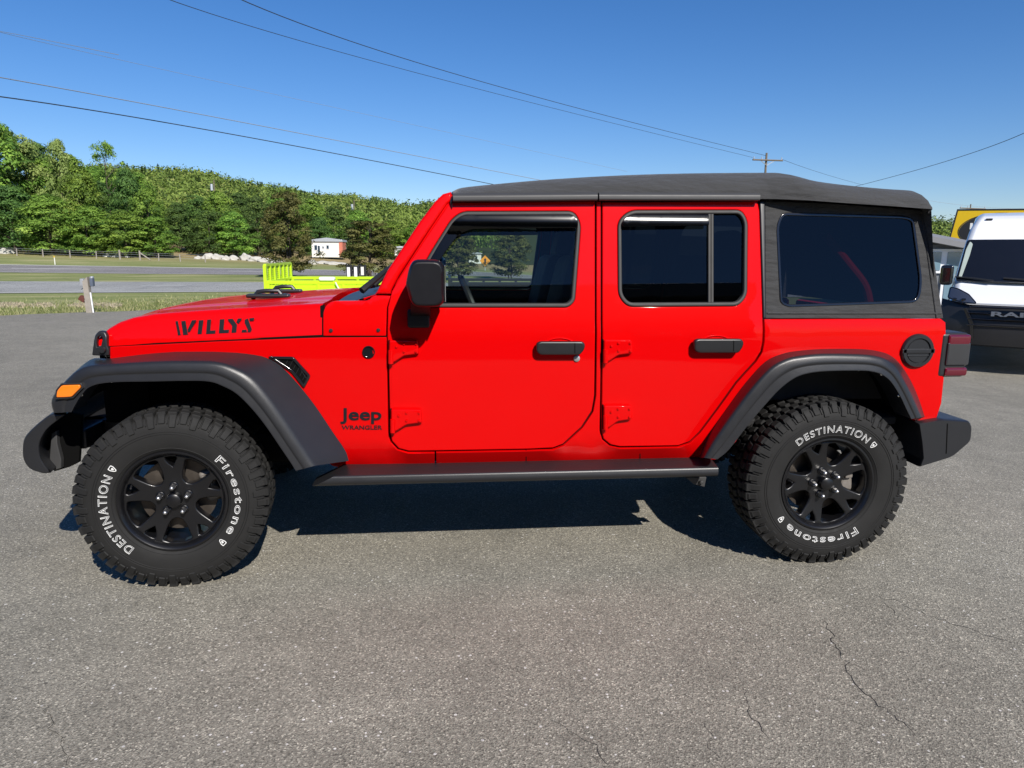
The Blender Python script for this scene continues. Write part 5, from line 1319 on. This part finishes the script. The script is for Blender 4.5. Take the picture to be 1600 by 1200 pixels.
for x0, x1, y0, y1 in ((1477.5, 1505, 391, 480), (1452, 1470, 391, 425)):
    a, b_ = B_(x0, y0), B_(x1, y1); f = obj('window', box(((a.x+b_.x)/2, -.02, (a.z+b_.z)/2), (abs(b_.x-a.x)+.08, .1, abs(a.z-b_.z)+.08), .01), M['white'], gb)
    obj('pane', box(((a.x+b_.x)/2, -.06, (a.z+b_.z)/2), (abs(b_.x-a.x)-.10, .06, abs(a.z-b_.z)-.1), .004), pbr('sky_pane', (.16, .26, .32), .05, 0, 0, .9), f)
# ------------------------------------------------------------------ the white van
qv = ray(1588, 500); VD = 10.6; vp = Vector(CAM)+qv*VD; fv = Vector((qv.x, qv.y, 0)).normalized(); av = math.atan2(-fv.x, fv.y)+.03
gv = zt(vp.x, vp.y); vo = Vector((vp.x, vp.y, gv)); VL = lambda px, py, off=0: loc_at(px, py, vo, av, off)
van = thing('cargo_van', 'white cargo van with black bumper facing the camera at the right edge', 'van', vo, av)
zh = VL(1583, 475, .05).z; zw0 = VL(1583, 444, .75).z; zw1 = VL(1583, 374, 1.42).z; zr_ = VL(1583, 334, 1.9).z; zbm = VL(1583, 545, 0).z
def sec(off, hw, zb, zt_, tw, r_=.12):
    """rounded section: half width hw at the bottom narrowing to tw at the top"""
    pts = []
    for sx in (1, -1):
        c = []
        for t in np.linspace(0, 1, 7): c.append((hw-(hw-tw)*t**1.6, zb+(zt_-zb-r_)*t))
        for a in (25, 50, 75, 90): c.append((tw-r_*(1-math.cos(rad(a))), zt_-r_+r_*math.sin(rad(a))))
        pts += c if sx == 1 else [(-x, z) for x, z in c[::-1]]
    return [(x, off+.16*(abs(x)/1.0)**2*(1 if off < 2 else 0), z) for x, z in pts]
vb = [sec(.03, .93, zbm+.1, zh-.02, .90, .05), sec(.07, .95, zbm+.05, zh+.02, .90, .06), sec(.30, .99, zbm, zh+(zw0-zh)*.42, .90), sec(.60, 1.01, zbm, zw0-.04, .90), sec(.72, 1.02, zbm, zw0, .90), sec(1.05, 1.02, zbm, zw0+(zw1-zw0)*.5, .86), sec(1.40, 1.02, zbm, zw1+.01, .82), sec(1.58, 1.02, zbm, zw1+(zr_-zw1)*.52, .79, .14), sec(1.80, 1.02, zbm, zr_-.04, .74, .15), sec(2.2, 1.02, zbm, zr_+.03, .74, .16), sec(5.5, 1.02, zbm, zr_+.03, .74, .16)]
obj('body', loft(vb, None, True, True), M['white'], van, None, 50)
gl = [VL(*v) for v in ((1498.5, 434, .78), (1513, 379, 1.42), (1660, 375, 1.45), (1668, 445, .72))]
cx0 = 0
wsx = [(-.80, .77, zw0+.015), (-.855, .83, zw0+.06), (-.74, 1.38, zw1-.03), (-.68, 1.43, zw1-.005), (.68, 1.43, zw1-.005), (.74, 1.38, zw1-.03), (.855, .83, zw0+.06), (.80, .77, zw0+.015)]
def wsS(u, v, d): # u across, v 0..1 up the glass
    f = .70+(1.40-.70)*v; return (u, f+.16*u*u-.025+d*.8, zw0+(zw1-zw0)*v+.012-d*.5)
wo = fillet([(-.87, .03), (.87, .03), (.79, .985), (-.79, .985)], .06)
wsv = obj('windshield', panel(wo, [], wsS, .02, .004, .12), M['gloss'], van)
for u0 in (-.35, .30): obj('wiper', tube([wsS(u0, .03, -.03), wsS(u0-.25, .07, -.03), wsS(u0-.52, .10, -.02)], .014, 5), M['matt_black'], van)
obj('cab_trim', panel(fillet([(-.83, .12), (-.79, .10), (-.72, .62), (-.70, .88), (-.745, .94), (-.785, .75)], .03), [], lambda u, v, d: wsS(u, v, -.002+d), .004, .001, .1), pbr('pale_trim', (.42, .48, .42), .5), wsv)
zl0 = VL(1500, 478, .1).z
bsec = []
for x in np.linspace(-1.0, 1.0, 17):
    c = .02+.20*abs(x)**3
    k_ = max(0, abs(x)-.66)*.22; bsec.append([(x, c+.02, zl0+.03+k_), (x, c-.05, zl0-.03), (x, c-.09, zl0-.22), (x, c-.10, zbm+.22), (x, c-.06, zbm+.03), (x, c+.05, zbm)])
obj('front_bumper', loft(bsec), M['black'], van, None, 40)
for k in range(4):
    z = VL(1560, 481+k*9.5, -.05).z; obj('grille_bar', loft([[(x, .02+.2*abs(x)**3-.115+dy, z+dz) for dy, dz in ((0, -.012), (-.012, 0), (0, .012), (.03, .012), (.03, -.012))] for x in np.linspace(-.62, .62, 9)], None, True, True), M['gloss'], van)
me = text_me('RAM', .03, 0, .06); c = np.array([v.co for v in me.vertices]); lo, hi = c.min(0), c.max(0)
ra, rb_ = VL(1548, 494, -.10), VL(1619, 494, -.10); rb_.z = VL(1548, 486.5, -.10).z
for v in me.vertices: v.co = (ra.x+(rb_.x-ra.x)*(v.co.x-lo[0])/(hi[0]-lo[0]), -.108-.010*(v.co.z-lo[2])/(hi[2]-lo[2]), ra.z+(rb_.z-ra.z)*(v.co.y-lo[1])/(hi[1]-lo[1]))
obj('name_badge', me, pbr('badge_silver', (.22, .25, .30), .3, .6), van, None, 30)
for s in (-1, 1):
    hl = [VL(*v, .1) for v in ((1481.5, 465), (1485, 449.5), (1497, 452), (1513, 460), (1525, 473), (1504, 471.5))]
    pts = [(s*-p.x if s > 0 else p.x, p.z) for p in hl]
    hl_ = obj('headlamp', panel(fillet(pts, .02), [], lambda x, z, d: (x, -.07+.23*abs(x)**3+(z-zl0)*.35+d, z), .08, .01, .06), M['lamp_dark'], van)
    bm = bmesh.new(); 
    for u in (.70, .82): box((s*u, .23*u**3-.02, zl0+.10), (.07, .05, .05), .015, bm)
    obj('lamp_unit', bm, M['gloss'], hl_)
    m0 = VL(1479.5, 429.5, .9); 
    mr_ = obj('side_mirror', box((s*(abs(m0.x)+.0), .85, m0.z), (.19, .14, .33), .05, None, 3), M['gloss'], van); tube_ = obj('mirror_arm', tube([(s*(abs(m0.x)-.02), .88, m0.z-.10), (s*.96, 1.02, m0.z-.10)], .035, 6), M['black'], mr_)
    tr_ = [VL(*v, 0) for v in ((1505, 481), (1510, 480), (1521, 503), (1520, 529), (1516, 529), (1515, 506))]
    obj('bumper_trim', panel([((p.x if s < 0 else -p.x), p.z) for p in tr_], [], lambda x, z, d: (x, .2*abs(x)**3-.10+d, z), .05, .006, .05), M['gloss'], van)
    for y in (.95, 4.3):
        w_ = obj('wheel', lathe([(.18, -.09), (.25, -.10), (.32, -.09), (.34, -.05), (.34, .08), (.3, .1)], 32), M['rubber'], van); w_.location = (s*.90, y, .34); w_.rotation_euler = (0, 0, rad(-90*s)) if False else (0, 0, math.pi/2*(1 if s > 0 else -1))
        obj('rim', lathe([(.0001, -.05), (.08, -.06), (.17, -.04), (.185, -.085)], 24), M['galv'], w_)
    rm_ = VL(1546, 341.5, 1.7); obj('roof_marker', box((s*abs(rm_.x), 1.80, rm_.z-.01), (.10, .10, .03), .01), M['greylens'], van)
    hb_ = panel([(p[0]*1.0, p[1]) for p in offset(dens(fillet(pts, .02), .03) if area2(pts) > 0 else dens(fillet(pts, .02), .03)[::-1], -.014)], [offset(dens(fillet(pts, .02), .03) if area2(pts) > 0 else dens(fillet(pts, .02), .03)[::-1], .006)], lambda x, z, d: (x, -.068+.23*abs(x)**3+(z-zl0)*.35+d, z), .05, .003, .05); obj('lamp_bezel', hb_, M['gloss'], hl_)
    rl = [(s*-.62, 1.66), (s*-.60, 1.66), (s*-.60, 2.0), (s*-.62, 2.0)]
# dealership building across the lot, behind the photographer: only its reflection shows in the windows
db = thing('dealership_building', 'long dark building mirrored as a low silhouette in the car windows', 'building', (4, -14.8, 0), .03)
obj('wall', box((-14.4, -4, 3.2), (39, 8, 6.4), .05), pbr('dark_cladding', (.08, .08, .085), .7), db)
obj('roof', box((-14.4, -4, 6.6), (39.6, 8.6, .4), .05), M['roofing'], db)
for i in range(12):
    f = obj('window', box((-32+i*3.2, .02, 1.6), (3.2, .14, 2.4), .02), M['rail'], db); obj('pane', box((-32+i*3.2, .08, 1.6), (3.0, .06, 2.2), .01), M['pane'], f)
